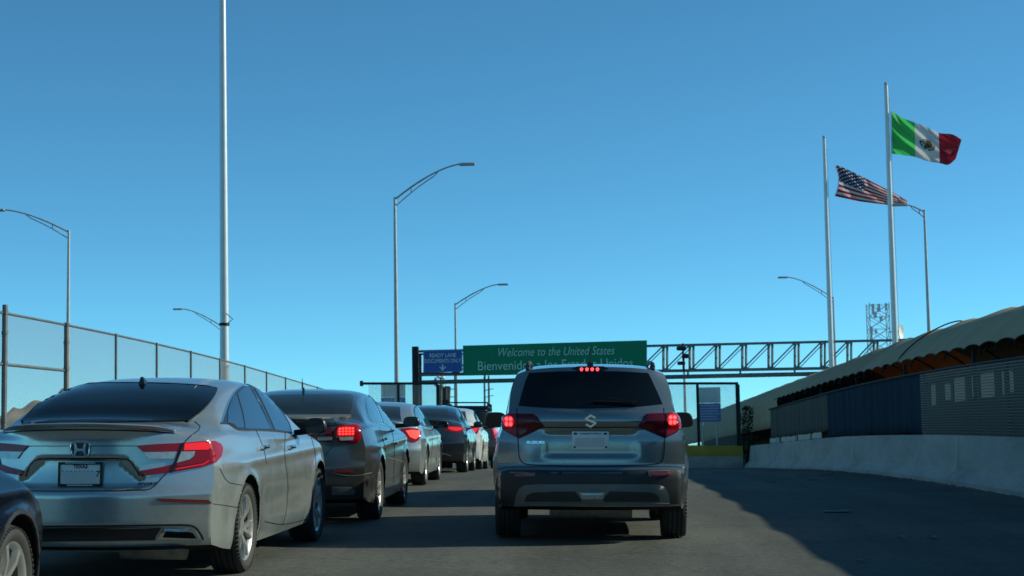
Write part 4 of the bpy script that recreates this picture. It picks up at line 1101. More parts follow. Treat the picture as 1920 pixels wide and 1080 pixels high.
VIT = dict(L=4.175, W=1.80, H=1.63, rw=.335, tw=.225, ra=.395, rr=.225, wheels_y=(-1.27, 1.24), zref=1.0,
  top=[(-2.1, 1.575), (-1.66, 1.595), (-1.3, 1.62), (-.7, 1.64), (-.1, 1.62), (.25, 1.55), (.65, 1.36), (1.0, 1.13), (1.2, 1.07), (1.8, 1.0), (2.09, .93)],
  belt=[(-2.1, 1.12), (-1, 1.08), (0, 1.05), (1.2, 1.0), (1.8, .93), (2.09, .85)],
  bot=[(-2.1, .33), (-1.9, .29), (-1.6, .27), (0, .24), (1.6, .25), (2.09, .28)],
  rear=[(.25, .10), (.36, .02), (.48, .0), (.62, .0), (.665, .03), (.70, .055), (.9, .06), (1.03, .075), (1.09, .05), (1.17, .07), (1.22, .12), (1.5, .38), (1.56, .41), (1.64, .46)],
  front=[(.25, .08), (.4, 0), (.7, 0), (.9, .06), (1.0, .12)],
  plan=[(-2.1, .775), (-2.0, .82), (-1.8, .865), (-1.4, .90), (0, .90), (1.3, .895), (1.8, .85), (2.09, .72)],
  sec=[(.25, .93), (.4, .975), (.55, .995), (.75, 1.0), (.9, .975), (1.0, .95), (1.12, .905), (1.2, .88)],
  roofw=[(-2.1, .68), (-1.5, .69), (-.5, .69), (.3, .66), (1, .6)], bowR=.17, pR=3.2, bowF=.35, sh=.02, LbR=1.7, zR=1.575, crown=.03, edge=.04)
def vit_rd(x, z):
    a = abs(x); d = 0.0
    d += .022 * sstep(1.005, .985, z) * sstep(.76, .80, z) * sstep(.43, .37, a)
    return d
VIT['rd'] = vit_rd
PLN = [(-2.45, .73), (-2.36, .79), (-2.2, .855), (-1.95, .90), (-1.5, .925), (0, .925), (1.5, .925), (2.0, .885), (2.3, .80), (2.45, .70)]
MAL = dict(ACC); MAL.update(L=4.86, W=1.86, plan=PLN, H=1.475, rw=.335, ra=.38, wheels_y=(-1.33, 1.41), rr=.235,
  top=[(-2.45, 1.13), (-2.2, 1.14), (-1.9, 1.15), (-1.5, 1.29), (-1.1, 1.40), (-.7, 1.455), (-.2, 1.475), (.2, 1.46), (.6, 1.38), (1.0, 1.21), (1.3, 1.08), (2.0, .98), (2.45, .84)],
  rear=[(.2, .10), (.30, .03), (.45, .0), (.60, .0), (.68, .03), (.85, .05), (1.0, .045), (1.08, .02), (1.14, .0)],
  roofw=[(-2.4, .50), (-1.8, .52), (-1.2, .55), (-.5, .585), (.3, .58), (1.0, .55), (1.5, .52)], bowR=.22, pR=3.0, rd=None)
SED = dict(ACC); SED.update(rd=None, q=.6, L=4.7, W=1.86, plan=PLN, wheels_y=(-1.30, 1.40))
SUV = dict(VIT); SUV.update(rd=None, q=.6, L=4.5, wheels_y=(-1.35, 1.32))
VAN = dict(VIT); VAN.update(rd=None, q=.6, L=4.9, H=1.84, W=1.86, wheels_y=(-1.5, 1.5),
  top=[(-2.45, 1.76), (-2.0, 1.78), (-1, 1.80), (0, 1.80), (.4, 1.74), (.9, 1.45), (1.3, 1.18), (1.8, 1.08), (2.45, .98)],
  rear=[(.25, .1), (.36, .02), (.5, 0), (.65, .0), (.72, .05), (1.1, .07), (1.25, .10), (1.7, .25), (1.8, .27)],
  plan=[(-2.45, .82), (-2.2, .90), (-1.6, .93), (0, .93), (1.5, .925), (2.1, .88), (2.45, .72)], roofw=[(-2.4, .70), (0, .71), (1, .65)], zR=1.76, LbR=1.5)

def side_relief(S, zc=.84, amp=.014):
    def f(y, z):
        d = amp * math.exp(-((z - zc - .012 * y) / .045) ** 2) * sstep(-2.25, -1.6, y) * (1 - sstep(1.5, 2.2, y))
        d -= .022 * math.exp(-((z - .47) / .13) ** 2) * sstep(-.98, -.65, y) * (1 - sstep(.75, 1.05, y))
        for yw in S['wheels_y']: r_ = math.hypot(y - yw, z - S['rw']); d += .016 * math.exp(-((r_ - S['ra'] - .015) / .05) ** 2)
        return d
    return f
for S_ in (ACC, MAL, SED): S_['sd'] = side_relief(S_)
VIT['sd'] = side_relief(VIT, .96, .012); SUV['sd'] = side_relief(SUV, .96, .012)

def pxs(l, sx, ox, oy): return [(ox + x / sx, oy + y / sx) for x, y in l]

# ------------------------------------------------------------------ the grey blue crossover ahead
v = Car('grey blue crossover with lit brake lamps straight ahead in the lane', VIT, 'steel_blue', .12, 15.45, cat='car', name='crossover_car')
K = lambda l: pxs(l, 2.843, 900, 660)
cx = 1108.5
def mir(l): return [(2 * cx - x + .2, y) for x, y in l][::-1]
v.patch('rear_window', K([(262, 112), (420, 104), (590, 102), (750, 104), (896, 113), (915, 150), (945, 215), (972, 278), (860, 290), (700, 298), (590, 301), (480, 301), (320, 296), (206, 287), (225, 215), (245, 150)]), 'cam', 'glass', .004, h=8)
rw_ = bpy.context.scene.objects
w1 = v.patch('brake_light', K([(490, 88), (520, 80), (660, 80), (682, 90), (655, 100), (520, 100)]), 'cam', 'trim', .012)
for x_ in (541, 570, 598, 626):
    p, n = v.on('cam', 900 + x_ / 2.843, 660 + 93 / 2.843); b = MB(); b.lathe([(-.006, .001), (-.006, .017), (.004, .013), (.006, .001)], 16)
    for vv in b.bm.verts: vv.co = Vector((vv.co.y, -vv.co.x, vv.co.z)) + p + Vector((0, -.014, 0))
    b.build('diode', 'led', w1)
LAMP = [(132, 345), (150, 331), (291, 331), (304, 343), (342, 399), (290, 424), (206, 461), (165, 440), (124, 415), (119, 385)]
for side, L_ in ((0, LAMP), (1, None)):
    pl = K(LAMP) if side == 0 else K([(885, 331), (1036, 325), (1058, 346), (1068, 375), (1068, 402), (1045, 430), (986, 459), (900, 423), (843, 399), (872, 345)])
    o = v.patch('tail_lamp', pl, 'cam', 'lamp_dark', .012, h=5, dome=.01)
    sp = 203 if side == 0 else 987
    v.line('lens_gap', K([(sp, 335), (sp + (3 if side == 0 else 0), 458)]), 'cam', .008, 'trim', .026, parent=o)
    ins = K([(128, 350), (150, 337), (198, 337), (200, 452), (165, 434), (128, 410)]) if side == 0 else K([(992, 333), (1034, 331), (1054, 350), (1062, 400), (1040, 426), (992, 450)])
    v.patch('outer_lens', ins, 'cam', 'lamp_red', .024, parent=o, h=5)
    c_ = (160, 370) if side == 0 else (1018, 363)
    v.patch('lit_glow', K([(c_[0] + 26 * math.cos(a) * (1 if abs(math.cos(a)) > .01 else 1), c_[1] + 26 * math.sin(a)) for a in [q * math.pi / 8 for q in range(16)]]), 'cam', 'lamp_lit', .026, parent=o, h=4)
    for dx_ in (-10, 11):
        for dz_ in (-10, 11):
            v.patch('diode', K([(c_[0] + dx_ + 8.5 * math.cos(a), c_[1] + dz_ + 8.5 * math.sin(a)) for a in [q * math.pi / 5 for q in range(10)]]), 'cam', 'led', .031, parent=o, h=3)
v.line('tailgate_gap', K([(196, 300), (198, 380), (202, 460), (205, 520), (210, 570), (235, 602), (420, 606), (590, 608), (760, 606), (952, 600), (978, 575), (983, 520), (986, 459), (984, 380), (980, 300)]), 'cam', .011, 'trim', .0015, soft=2)
v.line('garnish_gap', K([(338, 401), (480, 403), (590, 403), (720, 402), (846, 400)]), 'cam', .012, 'trim', .0015)
v.line('bumper_seam', K([(85, 640), (110, 617), (240, 612), (590, 613), (940, 611), (1080, 612), (1104, 632)]), 'cam', .006, 'trim', .001, soft=1)
v.patch('bumper_cladding', K([(78, 790), (80, 740), (92, 670), (118, 638), (160, 628), (400, 632), (590, 633), (780, 631), (1020, 625), (1068, 634), (1096, 665), (1112, 730), (1118, 780), (1105, 806), (960, 815), (590, 815), (240, 815), (95, 812)]), 'cam', 'plastic', .006, h=8)
v.patch('skid_plate', K([(186, 808), (196, 760), (212, 725), (245, 709), (320, 705), (590, 704), (880, 705), (955, 708), (985, 722), (1000, 755), (1009, 800), (1003, 812), (590, 816)]), 'cam', 'skid', .014, h=8)
v.patch('skid_inset', K([(240, 795), (252, 762), (285, 748), (420, 743), (505, 742), (540, 786), (535, 795)]), 'cam', 'plastic', .017)
v.patch('skid_inset', K([(958, 795), (945, 762), (912, 748), (780, 743), (690, 742), (655, 786), (660, 795)]), 'cam', 'plastic', .017)
v.line('skid_lip', K([(186, 812), (400, 808), (590, 807), (800, 808), (1006, 809)]), 'cam', .03, 'skid', .022, soft=1)
v.patch('reverse_lamp', K([(529, 748), (666, 748), (654, 782), (543, 782)]), 'cam', 'clear', .022, h=4, dome=.008)
v.patch('reflector', K([(188, 642), (298, 645), (292, 664), (192, 664)]), 'cam', 'reflector', .014, h=4)
v.patch('reflector', K([(898, 640), (1008, 637), (1012, 656), (905, 664)]), 'cam', 'reflector', .014, h=4)
v.line('reflector_frame', K([(1013, 636), (896, 639), (904, 665)]), 'cam', .012, 'skid', .016)
for x_, y_ in ((427, 645), (770, 645)):
    v.patch('parking_sensor', K([(x_ + 9 * math.cos(a), y_ + 9 * math.sin(a)) for a in [q * math.pi / 6 for q in range(12)]]), 'cam', 'trim', .009, h=4)
def plate_at(car, x, y, z, w, h, nrm, frame_m=None, name='licence_plate', text=None, dark_top=False):
    """plate as a flat panel square to the tail"""
    n = Vector(nrm).normalized(); o = Vector((x, y, z)); X = Vector((1, 0, 0)); Y = n.cross(X).normalized(); Y = Y if Y.z > 0 else -Y
    mw = Matrix.Translation(o) @ Matrix((X, Y, X.cross(Y))).transposed().to_4x4()
    def slab(nm, mm, cx_, cy_, w_, h_, z0, par, bev=.004):
        b = MB(); b.box((cx_, cy_, z0), (w_, h_, .006), bevel=bev if min(w_, h_) > .02 else 0); b.bm.transform(mw); return b.build(nm, mm, par)
    p = slab(name, 'plate', 0, 0, w, h, .008, car.root)
    if frame_m:
        b = MB(); t_ = .014
        for a in ((0, h / 2, w + t_, t_ * 1.3), (0, -h / 2, w + t_, t_ * 1.3), (-w / 2, 0, t_, h), (w / 2, 0, t_, h)): b.box((a[0], a[1], .012), (a[2], a[3], .012))
        b.bm.transform(mw); b.build('plate_frame', frame_m, p)
    slab('smudged_number', 'blur', -.005, -.015 if not dark_top else -.02, w * .80, h * .50, .0095, p, 0)
    return p, mw
p, n = v.on('cam', 1108, 826)
pp, mw = plate_at(v, (1108 - 1109) / 204, p.y - .012, p.z, .335, .165, (0, -1, .03))
text_mesh('plate_letters', 'GUANAJUATO MEXICO', .021, 'ink', pp, mw @ Matrix.Translation((0, .062, .0115)), extrude=.001, bold=.0006, width=.20)
b = MB()
for q in (-.135, .135): b.box((q, .062, .012), (.03, .018, .002)); b.box((q * 1.05, -.06, .012), (.018, .018, .002))
b.bm.transform(mw); b.build('plate_marks', 'ink', pp, smooth=None)
# emblem: slanted double stroke
p, n = v.on('cam', 1107.5, 789.5)
b = MB(); s_ = .00172
PL = [(82, 26), (50, 9), (14, 36), (86, 64), (50, 91), (18, 74)]; k_ = .00125
for q in range(5):
    A_ = Vector((PL[q][0] - 50, 50 - PL[q][1])) * k_; B_ = Vector((PL[q + 1][0] - 50, 50 - PL[q + 1][1])) * k_; d_ = (B_ - A_).normalized(); n_ = Vector((-d_.y, d_.x)) * .0088; A_ -= d_ * .004; B_ += d_ * .004
    b.prism([(p.x + c_.x, p.y - .004 - q * .0006, p.z + c_.y) for c_ in (A_ - n_, B_ - n_, B_ + n_, A_ + n_)], (0, -.008, 0))
b.build('emblem', 'chrome', v.root)
for body_, x_, y_, w_ in (('SUZUKI', 297, 482, .165), ('VITARA', 893, 483, .17)):
    p, n = v.on('cam', 900 + x_ / 2.843, 660 + y_ / 2.843); X = Vector((0, 0, 1)).cross(n).normalized(); X = X if X.x > 0 else -X
    text_mesh('badge_letters', body_, .030, 'chrome', v.root, frame(p + n * .004, X, n.cross(X)), extrude=.003, bold=.0012, width=w_)
# wiper
p1, n1 = v.on('cam', 900 + 602 / 2.843, 660 + 266 / 2.843); p2, n2 = v.on('cam', 900 + 700 / 2.843, 660 + 268 / 2.843); p3, n3 = v.on('cam', 900 + 822 / 2.843, 660 + 281 / 2.843)
b = MB(); b.tube([p3 + n3 * .03, p2 + n2 * .045, p1 + n1 * .03], [.012, .009, .006], 6); b.bar(p1 + n1 * .015, p3 + n3 * .015 + Vector((-.03, 0, .015)), .012, .01); b.lathe([(-.02, .001), (-.02, .022), (.02, .022), (.02, .001)], 14, c=p3 + n3 * .02)
b.build('wiper', 'trim', v.root)
for sx in (-1, 1):
    b = MB(); yy = [-1.50, -1.42, -1.3, -.8, -.2, .2, .32]; pts = []
    for k, y_ in enumerate(yy):
        p, n = v.on('top', sx * .585, y_); pts.append(p + Vector((0, 0, (.0 if k in (0, 6) else .05))))
    b.tube(pts, [.02, .022, .02, .018, .018, .02, .016], 8)
    p, n = v.on('top', sx * .585, -1.40); b.box(p + Vector((0, 0, .018)), (.045, .17, .05), bevel=.012)
    b.build('roof_rail', 'galv' if sx > 9 else 'plastic', v.root)
p, n = v.on('top', 0, -1.42); b = MB(); b.box(p + Vector((0, .03, .012)), (.06, .10, .04), bevel=.012); b.tube([p + Vector((0, .0, .02)), p + Vector((0, -.10, .17))], [.006, .004], 6); b.build('antenna', 'trim', v.root)
mirror_part(v, (-.985, .62, 1.08), (.115, .07, .082), 'trim', arm=(-.82, .72, 1.03)); mirror_part(v, (.985, .62, 1.08), (.115, .07, .082), 'trim', arm=(.82, .72, 1.03))
# side windows, cladding
for vw in ('left', 'right'):
    v.patch('side_window', [(-1.55, 1.16), (-1.45, 1.45), (.1, 1.50), (.55, 1.32), (.80, 1.12)], vw, 'glass_side', .003, h=.06)
v.patch('windscreen', [(-.64, .40), (.64, .40), (.68, .95), (-.68, .95)], 'top', 'glass', .004, h=.08)
b = MB(); b.tube([(-.38, -1.62, .285), (.38, -1.62, .285)], .085, 20); b.box((0, -1.5, .31), (.3, .3, .05));
b.box((0, -1.36, .31), (1.25, .14, .08), bevel=.02)
b.build('exhaust_silencer', 'matte_steel', v.root)
v.wheels('seven')

# ------------------------------------------------------------------ the silver sedan
a = Car('dusty silver sedan nearest on the left, with black framed plate', ACC, 'silver', -3.385, 11.82, yaw=-2.2, name='silver_sedan', group='cars queueing on the bridge')
K1 = lambda l: pxs(l, 6.0, 0, 760); K2 = lambda l: pxs(l, 3.723, 240, 790); K3 = lambda l: pxs(l, 6.75, 400, 700); K0 = lambda l: pxs(l, 2.7, 0, 680)
a.patch('rear_window', K0([(116, 298), (180, 230), (255, 165), (330, 119), (500, 111), (700, 110), (900, 115), (1095, 130), (1085, 155), (1060, 195), (1015, 245), (945, 298), (800, 300), (500, 305), (180, 309), (120, 306)]), 'cam', 'glass', .011, h=6)
a.line('window_seal', K0([(110, 300), (180, 225), (255, 158), (330, 113), (500, 106), (700, 105), (900, 110), (1100, 126), (1090, 158), (1063, 200), (1018, 250), (948, 302)]), 'cam', .012, 'trim', .012, soft=1)
b = MB(); rws = []
for k in range(41):
    x_ = -.62 + 1.24 * k / 40; tp_ = max(.05, min(1, (1 - abs(x_) / .63) * 5)) ** .6; ye = -2.44 + .30 * (abs(x_) / .70) ** 2.6 + .004
    zt_ = max(1.05, a.on('top', x_, ye + .05)[0].z); zf_ = max(1.06, a.on('top', x_, ye + .16)[0].z)
    rws.append([b.bm.verts.new((x_, ye + dy_, z_)) for dy_, z_ in ((.16, zf_ - .004), (.15, zf_ + .004), (.07, zt_ + .018 * tp_), (-.008 * tp_, zt_ + .026 * tp_), (-.020 * tp_, zt_ + .018 * tp_), (.0, zt_ - .002), (.03, zt_ - .012))])
for q, r_ in zip(rws, rws[1:]):
    for k in range(7): b.bm.faces.new((q[k], q[(k + 1) % 7], r_[(k + 1) % 7], r_[k]))
b.bm.faces.new(rws[0]); b.bm.faces.new(rws[-1][::-1]); b.build('spoiler_lip', 'silver', a.root, smooth=45)
a.line('spoiler_shadow_gap', [(-.62, 1.058), (-.4, 1.080), (0, 1.088), (.4, 1.080), (.62, 1.058)], 'rear', .012, 'trim', .003, soft=1)
a.line('trunk_gap', [(365, 790.5), (379, 802), (350, 823), (342, 838), (325, 872), (300, 900), (287, 915), (270, 919.5), (60, 921.5), (40, 917), (14, 890)], 'cam', .008, 'trim', .0012, soft=1)
a.line('garnish_line', [(55, 836.5), (150, 836.3), (257, 836)], 'cam', .006, 'trim', .001)
a.line('recess_edge', K1([(290, 800), (330, 680), (400, 605), (600, 599), (1000, 597), (1420, 599), (1480, 640), (1570, 790)]), 'cam', .012, 'trim', .002, soft=1)
full = K2([(54, 170), (200, 159), (380, 151), (520, 139), (600, 140), (640, 158), (655, 185), (645, 245), (605, 290), (520, 318), (300, 357), (94, 382), (79, 347), (230, 320), (312, 300), (328, 268), (345, 210), (106, 214)])
def acc_lamp(mirror):
    o = a.patch('tail_lamp', full, 'cam', 'lamp_red', .012, h=4, mirror=mirror)
    a.patch('lit_bar', K2([(392, 157), (530, 146), (566, 160), (572, 182), (555, 199), (386, 203)]), 'cam', 'lamp_lit', .017, parent=o, h=4, mirror=mirror)
    a.patch('inner_curve', K2([(470, 215), (560, 205), (590, 180), (615, 190), (600, 245), (560, 275), (480, 295), (340, 318), (330, 296), (430, 272), (462, 240)]), 'cam', 'lamp_red', .020, parent=o, h=4, mirror=mirror)
    a.patch('clear_lens', K2([(368, 212), (463, 211), (460, 240), (430, 266), (336, 291)]), 'cam', 'clear', .017, parent=o, h=4, mirror=mirror)
    a.patch('clear_lens', K2([(108, 217), (343, 212), (325, 262), (146, 262)]), 'cam', 'clear', .012, parent=o, h=4, mirror=mirror)
    a.line('lens_gap', K2([(383, 150), (345, 250), (300, 358)]), 'cam', .008, 'trim', .02, parent=o, mirror=mirror)
    a.line('red_edge', K2([(560, 275), (520, 300), (330, 335)]), 'cam', .006, 'lamp_lit', .021, parent=o, mirror=mirror)
acc_lamp(False); acc_lamp(True)
# emblem
p, n = a.on('cam', 151.5, 842.5); n = Vector((0, -1, .1)).normalized(); b = MB(); hw_, hh_ = .066, .052
def on_e(x_, y_, dz=0): return p + Vector((x_, -.006 - dz, y_))
ring = [(math.copysign(abs(math.cos(q)) ** .5, math.cos(q)) * hw_ * (1 + .10 * math.sin(q)), math.copysign(abs(math.sin(q)) ** .5, math.sin(q)) * hh_) for q in [k * 2 * math.pi / 28 for k in range(28)]]
b.tube([on_e(x_, y_, .004) for x_, y_ in ring + ring[:1]], .006, 6)
b.build('emblem', 'chrome', a.root)
b = MB(); b.prism([on_e(x_, y_, -.004) for x_, y_ in ring], (0, -.005, 0)); b.build('emblem_back', 'emblem_dark', a.root)
b = MB()
for sx in (-1, 1): b.prism([on_e(sx * .045, .042), on_e(sx * .028, .042), on_e(sx * .020, .008), on_e(sx * .020, -.010), on_e(sx * .030, -.042), on_e(sx * .048, -.042), on_e(sx * .038, 0)], (0, -.012, 0))
b.prism([on_e(-.022, .006), on_e(.022, .006), on_e(.022, -.012), on_e(-.022, -.012)], (0, -.011, 0)); b.build('emblem_letter', 'chrome', a.root, smooth=None)
p, n = a.on('cam', 152.5, 889)
pp, mw = plate_at(a, p.x, p.y - .012, p.z, .30, .152, (0, -1, .02), frame_m='trim', dark_top=True)
text_mesh('plate_letters', 'TEXAS', .036, 'ink', pp, mw @ Matrix.Translation((.0, .052, .0115)), extrude=.001, bold=.0015, width=.105)
text_mesh('plate_letters', '7', .06, 'ink', pp, mw @ Matrix.Translation((.125, .0, .0118)), extrude=.001, bold=.001)
b = MB(); 
for k in range(8): b.box((-.125 + k * .03, .022, .0118), (.016, .004, .002))
b.bm.transform(mw); b.build('plate_marks', 'ink', pp, smooth=None)
b = MB(); b.box((0, -.076, .0195), (.18, .006, .002)); 
for k in range(14): b.box((-.10 + k * .0155, .078, .0195), (.010, .007, .002))
b.bm.transform(mw); b.build('frame_marks', 'plate', pp, smooth=None)
p, n = a.on('cam', 240 + 132 / 3.723, 790 + 437 / 3.723); X = Vector((0, 0, 1)).cross(n).normalized(); X = X if X.x > 0 else -X
text_mesh('badge_letters', 'SPORT', .026, 'trim', a.root, frame(p + n * .004, X, n.cross(X)), shear=.2, extrude=.003, bold=.001, width=.135)
a.patch('reflector', K2([(200, 542), (565, 553), (583, 570), (400, 566), (225, 560)]), 'cam', 'reflector', .007, h=4)
a.line('reflector_lip', K2([(196, 541), (565, 552)]), 'cam', .006, 'trim', .004)
a.line('bumper_step', K2([(-600, 735), (0, 729), (300, 724), (430, 724), (470, 740), (500, 775), (525, 825)]), 'cam', .016, 'trim', .003, soft=1)
a.patch('lower_valance', K2([(-640, 800), (-640, 745), (0, 738), (235, 740), (195, 800), (190, 830), (-640, 840)]), 'cam', 'plastic', .004, h=8)
ex = a.patch('exhaust_finisher', K2([(203, 815), (222, 785), (250, 752), (430, 754), (470, 768), (500, 824), (350, 822)]), 'cam', 'chrome', .016, h=4)
a.patch('exhaust_opening', K2([(238, 805), (264, 762), (420, 764), (453, 776), (476, 812), (350, 808)]), 'cam', 'under', .019, parent=ex, h=4)
a.line('bumper_side_seam', K2([(640, 330), (690, 425), (760, 440), (832, 452)]), 'cam', .005, 'trim', .001, soft=1)
a.line('bumper_crease', K2([(590, 575), (700, 590), (792, 607)]), 'cam', .005, 'trim', .001, soft=1)
b = MB(); b.lathe([(-.25, .01), (-.23, .10), (.23, .10), (.25, .01)], 20, c=(.42, -1.98, .25)); b.box((0, -1.9, .25), (1.0, .1, .1)); b.build('exhaust_silencer', 'matte_steel', a.root)
# glass house
a.patch('window_surround', K3([(98, 640), (140, 500), (180, 380), (240, 262), (320, 175), (430, 128), (520, 135), (640, 205), (780, 350), (900, 520), (965, 630), (1000, 755), (800, 735), (560, 722), (340, 722), (280, 700), (215, 650)]), 'cam', 'trim', .003, h=4)
a.line('window_moulding', K3([(98, 638), (140, 500), (182, 380), (243, 262), (320, 178), (430, 132), (510, 138)]), 'cam', .016, 'chrome', .007, soft=1)
qt = K3([(180, 630), (178, 500), (205, 390), (250, 285), (285, 262), (345, 480), (385, 690), (300, 690), (240, 640)])
a.patch('quarter_window', qt, 'cam', 'glass_side', .006, h=4)
a.patch('rear_door_window', K3([(300, 262), (355, 200), (445, 160), (560, 380), (725, 705), (400, 702), (370, 500)]), 'cam', 'glass_side', .006, h=4)
a.patch('front_door_window', K3([(505, 170), (620, 235), (760, 372), (875, 530), (940, 630), (975, 742), (775, 715), (690, 520), (600, 330)]), 'cam', 'glass_side', .006, h=4)
a.line('pillar_edge', K3([(460, 165), (600, 400), (732, 705)]), 'cam', .012, 'chrome', .008)
a.line('belt_moulding', K3([(200, 640), (290, 703), (370, 716), (560, 714), (760, 725), (985, 752)]), 'cam', .014, 'trim', .008, soft=1)
for pts_ in ([(535, 806), (533, 858), (541, 902), (537, 960), (530, 984)], [(478, 803), (489, 826), (497, 850), (499, 870)], [(583, 818), (592, 850), (592, 902), (587, 960)]):
    a.line('door_gap', pts_, 'cam', .006, 'trim', .001, soft=1)
a.line('sill_line', [(496, 978), (526, 984), (555, 979), (586, 969)], 'cam', .008, 'trim', .002, soft=1)
for cx_, w_ in ((493, 9), (543, 8.5)):
    p, n = a.on('cam', cx_, 838); b = MB(); b.box(p + Vector((.028, 0, 0)), (.022, .20, .032), bevel=.010); b.box(p + Vector((.012, -.08, 0)), (.03, .03, .025)); b.box(p + Vector((.012, .08, 0)), (.03, .03, .025)); b.build('door_handle', 'chrome', a.root)
p, n = a.on('top', 0, -.95); b = MB(); b.prism([p + Vector((-.004, -.01, -.01)), p + Vector((-.004, .16, -.01)), p + Vector((-.003, .03, .062)), p + Vector((-.003, .0, .068))], (.02, 0, 0))
for vv in b.bm.verts:
    if vv.co.z < p.z + .01: vv.co.x += .022 if vv.co.x > 0.01 else -.018
b.build('antenna_fin', 'trim', a.root)
mirror_part(a, (1.07, .72, 1.065), (.092, .06, .068), 'trim', arm=(.88, .80, 1.0)); mirror_part(a, (-1.10, .72, 1.065), (.095, .06, .072), 'trim', arm=(-.88, .80, 1.0))
a.patch('side_window', [(-1.55, 1.08), (-.9, 1.36), (-.2, 1.41), (.3, 1.40), (.7, 1.25), (1.05, 1.02), (0, 1.03)], 'left', 'glass_side', .004, h=.06)
a.patch('windscreen', [(-.55, .42), (.55, .42), (.62, 1.25), (-.62, 1.25)], 'top', 'glass', .004, h=.08)
a.wheels('y5')

# ------------------------------------------------------------------ the charcoal sedan
m = Car('charcoal sedan with bright brake lamps, second in the left queue', MAL, 'dark_grey', -3.06, 17.55, hscale=.965, name='charcoal_sedan')
K4 = lambda l: pxs(l, 4.153, 480, 720)
m.patch('rear_window', K4([(-120, 235), (-60, 150), (0, 100), (150, 86), (400, 80), (740, 80), (757, 100), (750, 160), (732, 240), (400, 243), (0, 243)]), 'cam', 'glass_light', .004, h=5)
m.patch('trunk_lip', K4([(0, 248), (240, 246), (735, 243), (740, 254), (700, 264), (240, 268), (0, 270)]), 'cam', 'skid', .012, h=4)
o = m.patch('tail_lamp', K4([(612, 350), (640, 326), (700, 320), (785, 318), (806, 332), (812, 375), (812, 425), (795, 452), (720, 456), (650, 454), (622, 432), (614, 400)]), 'cam', 'lamp_red', .014, h=4, dome=.01)
m.patch('lit_lens', K4([(632, 352), (650, 340), (700, 335), (755, 345), (762, 375), (755, 402), (635, 404), (628, 380)]), 'cam', 'lamp_lit', .027, parent=o, h=3)
for q in range(3):
    for w_ in range(5):
        xx_, yy_ = 646 + w_ * 25, 352 + q * 19
        m.patch('diode', K4([(xx_ + 9 * math.cos(t_), yy_ + 7 * math.sin(t_)) for t_ in [k * math.pi / 4 for k in range(8)]]), 'cam', 'lamp_glow', .031, parent=o, h=3)
m.patch('side_marker', K4([(1190, 575), (1215, 570), (1222, 600), (1212, 622), (1194, 625)]), 'cam', 'lamp_red', .012, h=3)
m.patch('clear_lens', K4([(640, 412), (752, 412), (748, 438), (650, 441)]), 'cam', 'clear', .027, parent=o, h=3)
o = m.patch('tail_lamp', K4([(470, 410), (490, 375), (520, 352), (592, 343), (604, 362), (602, 430), (585, 450), (480, 446), (464, 425)]), 'cam', 'lamp_dark', .014, h=4, dome=.008)
m.patch('clear_lens', K4([(474, 412), (592, 412), (588, 438), (480, 440)]), 'cam', 'clear', .025, parent=o, h=3)
for mi_ in (True,):
    m.patch('tail_lamp', K4([(470, 410), (520, 352), (640, 326), (785, 318), (806, 332), (812, 375), (812, 425), (795, 452), (480, 446)]), 'cam', 'lamp_lit', .014, h=5, mirror=True)
m.patch('trunk_panel', K4([(150, 275), (600, 272), (640, 300), (600, 318), (480, 360), (440, 450), (150, 450)]), 'cam', 'trim', .004, h=5)
m.patch('lamp_top_glint', K4([(603, 275), (622, 270), (645, 300), (622, 305)]), 'cam', 'chrome', .008, h=3)
m.line('trunk_gap', K4([(606, 455), (590, 490), (565, 525), (540, 560), (500, 575)]), 'cam', .008, 'trim', .001, soft=1)
m.patch('reflector', K4([(596, 668), (745, 664), (760, 680), (742, 688), (600, 687)]), 'cam', 'reflector', .007, h=3)
m.line('bumper_lip', K4([(590, 690), (700, 715), (790, 715), (900, 690)]), 'cam', .010, 'skid', .004, soft=1)
m.patch('lower_valance', K4([(590, 800), (740, 803), (770, 830), (765, 862), (590, 864)]), 'cam', 'skid', .006, h=4)
m.patch('window_surround', K4([(846, 100), (860, 82), (885, 76), (925, 100), (985, 180), (1040, 280), (1050, 335), (975, 315), (895, 293), (868, 262), (852, 180)]), 'cam', 'chrome', .003, h=3)
m.patch('side_window', K4([(853, 105), (868, 88), (885, 85), (930, 170), (985, 306), (900, 288), (874, 258), (858, 180)]), 'cam', 'glass_side', .006, h=3)
m.patch('side_window', K4([(895, 88), (925, 108), (983, 188), (1035, 282), (1040, 325), (995, 310), (950, 190)]), 'cam', 'glass_side', .006, h=3)
for pts_ in ([(1040, 300), (1075, 440), (1078, 600), (1070, 770)], [(960, 340), (1000, 470), (1010, 520)]): m.line('door_gap', K4(pts_), 'cam', .007, 'trim', .001, soft=1)
m.line('side_moulding', K4([(1020, 570), (1080, 585), (1150, 606)]), 'cam', .012, 'skid', .004)
for x_, y_ in ((998, 425), (1080, 460)):
    p, n = m.on('cam', 480 + x_ / 4.153, 720 + y_ / 4.153); b = MB(); b.box(p + Vector((.025, 0, 0)), (.022, .19, .03), bevel=.01); b.build('door_handle', 'dark_grey', m.root)
p, n = m.on('top', 0, -.95); b = MB(); b.prism([p + Vector((-.008, -.02, -.01)), p + Vector((-.008, .12, -.01)), p + Vector((-.005, .02, .05)), p + Vector((-.005, -.01, .055))], (.018, 0, 0)); b.tube([p + Vector((0, 0, .04)), p + Vector((0, -.08, .16))], .004, 5); b.build('antenna_fin', 'trim', m.root)
mirror_part(m, (1.05, .78, 1.075), (.10, .06, .065), 'trim', arm=(.86, .85, 1.02)); mirror_part(m, (-1.05, .78, 1.075), (.10, .06, .065), 'trim', arm=(-.86, .85, 1.02))
m.patch('windscreen', [(-.55, .45), (.55, .45), (.62, 1.2), (-.62, 1.2)], 'top', 'glass', .004, h=.08)
m.wheels('ten')

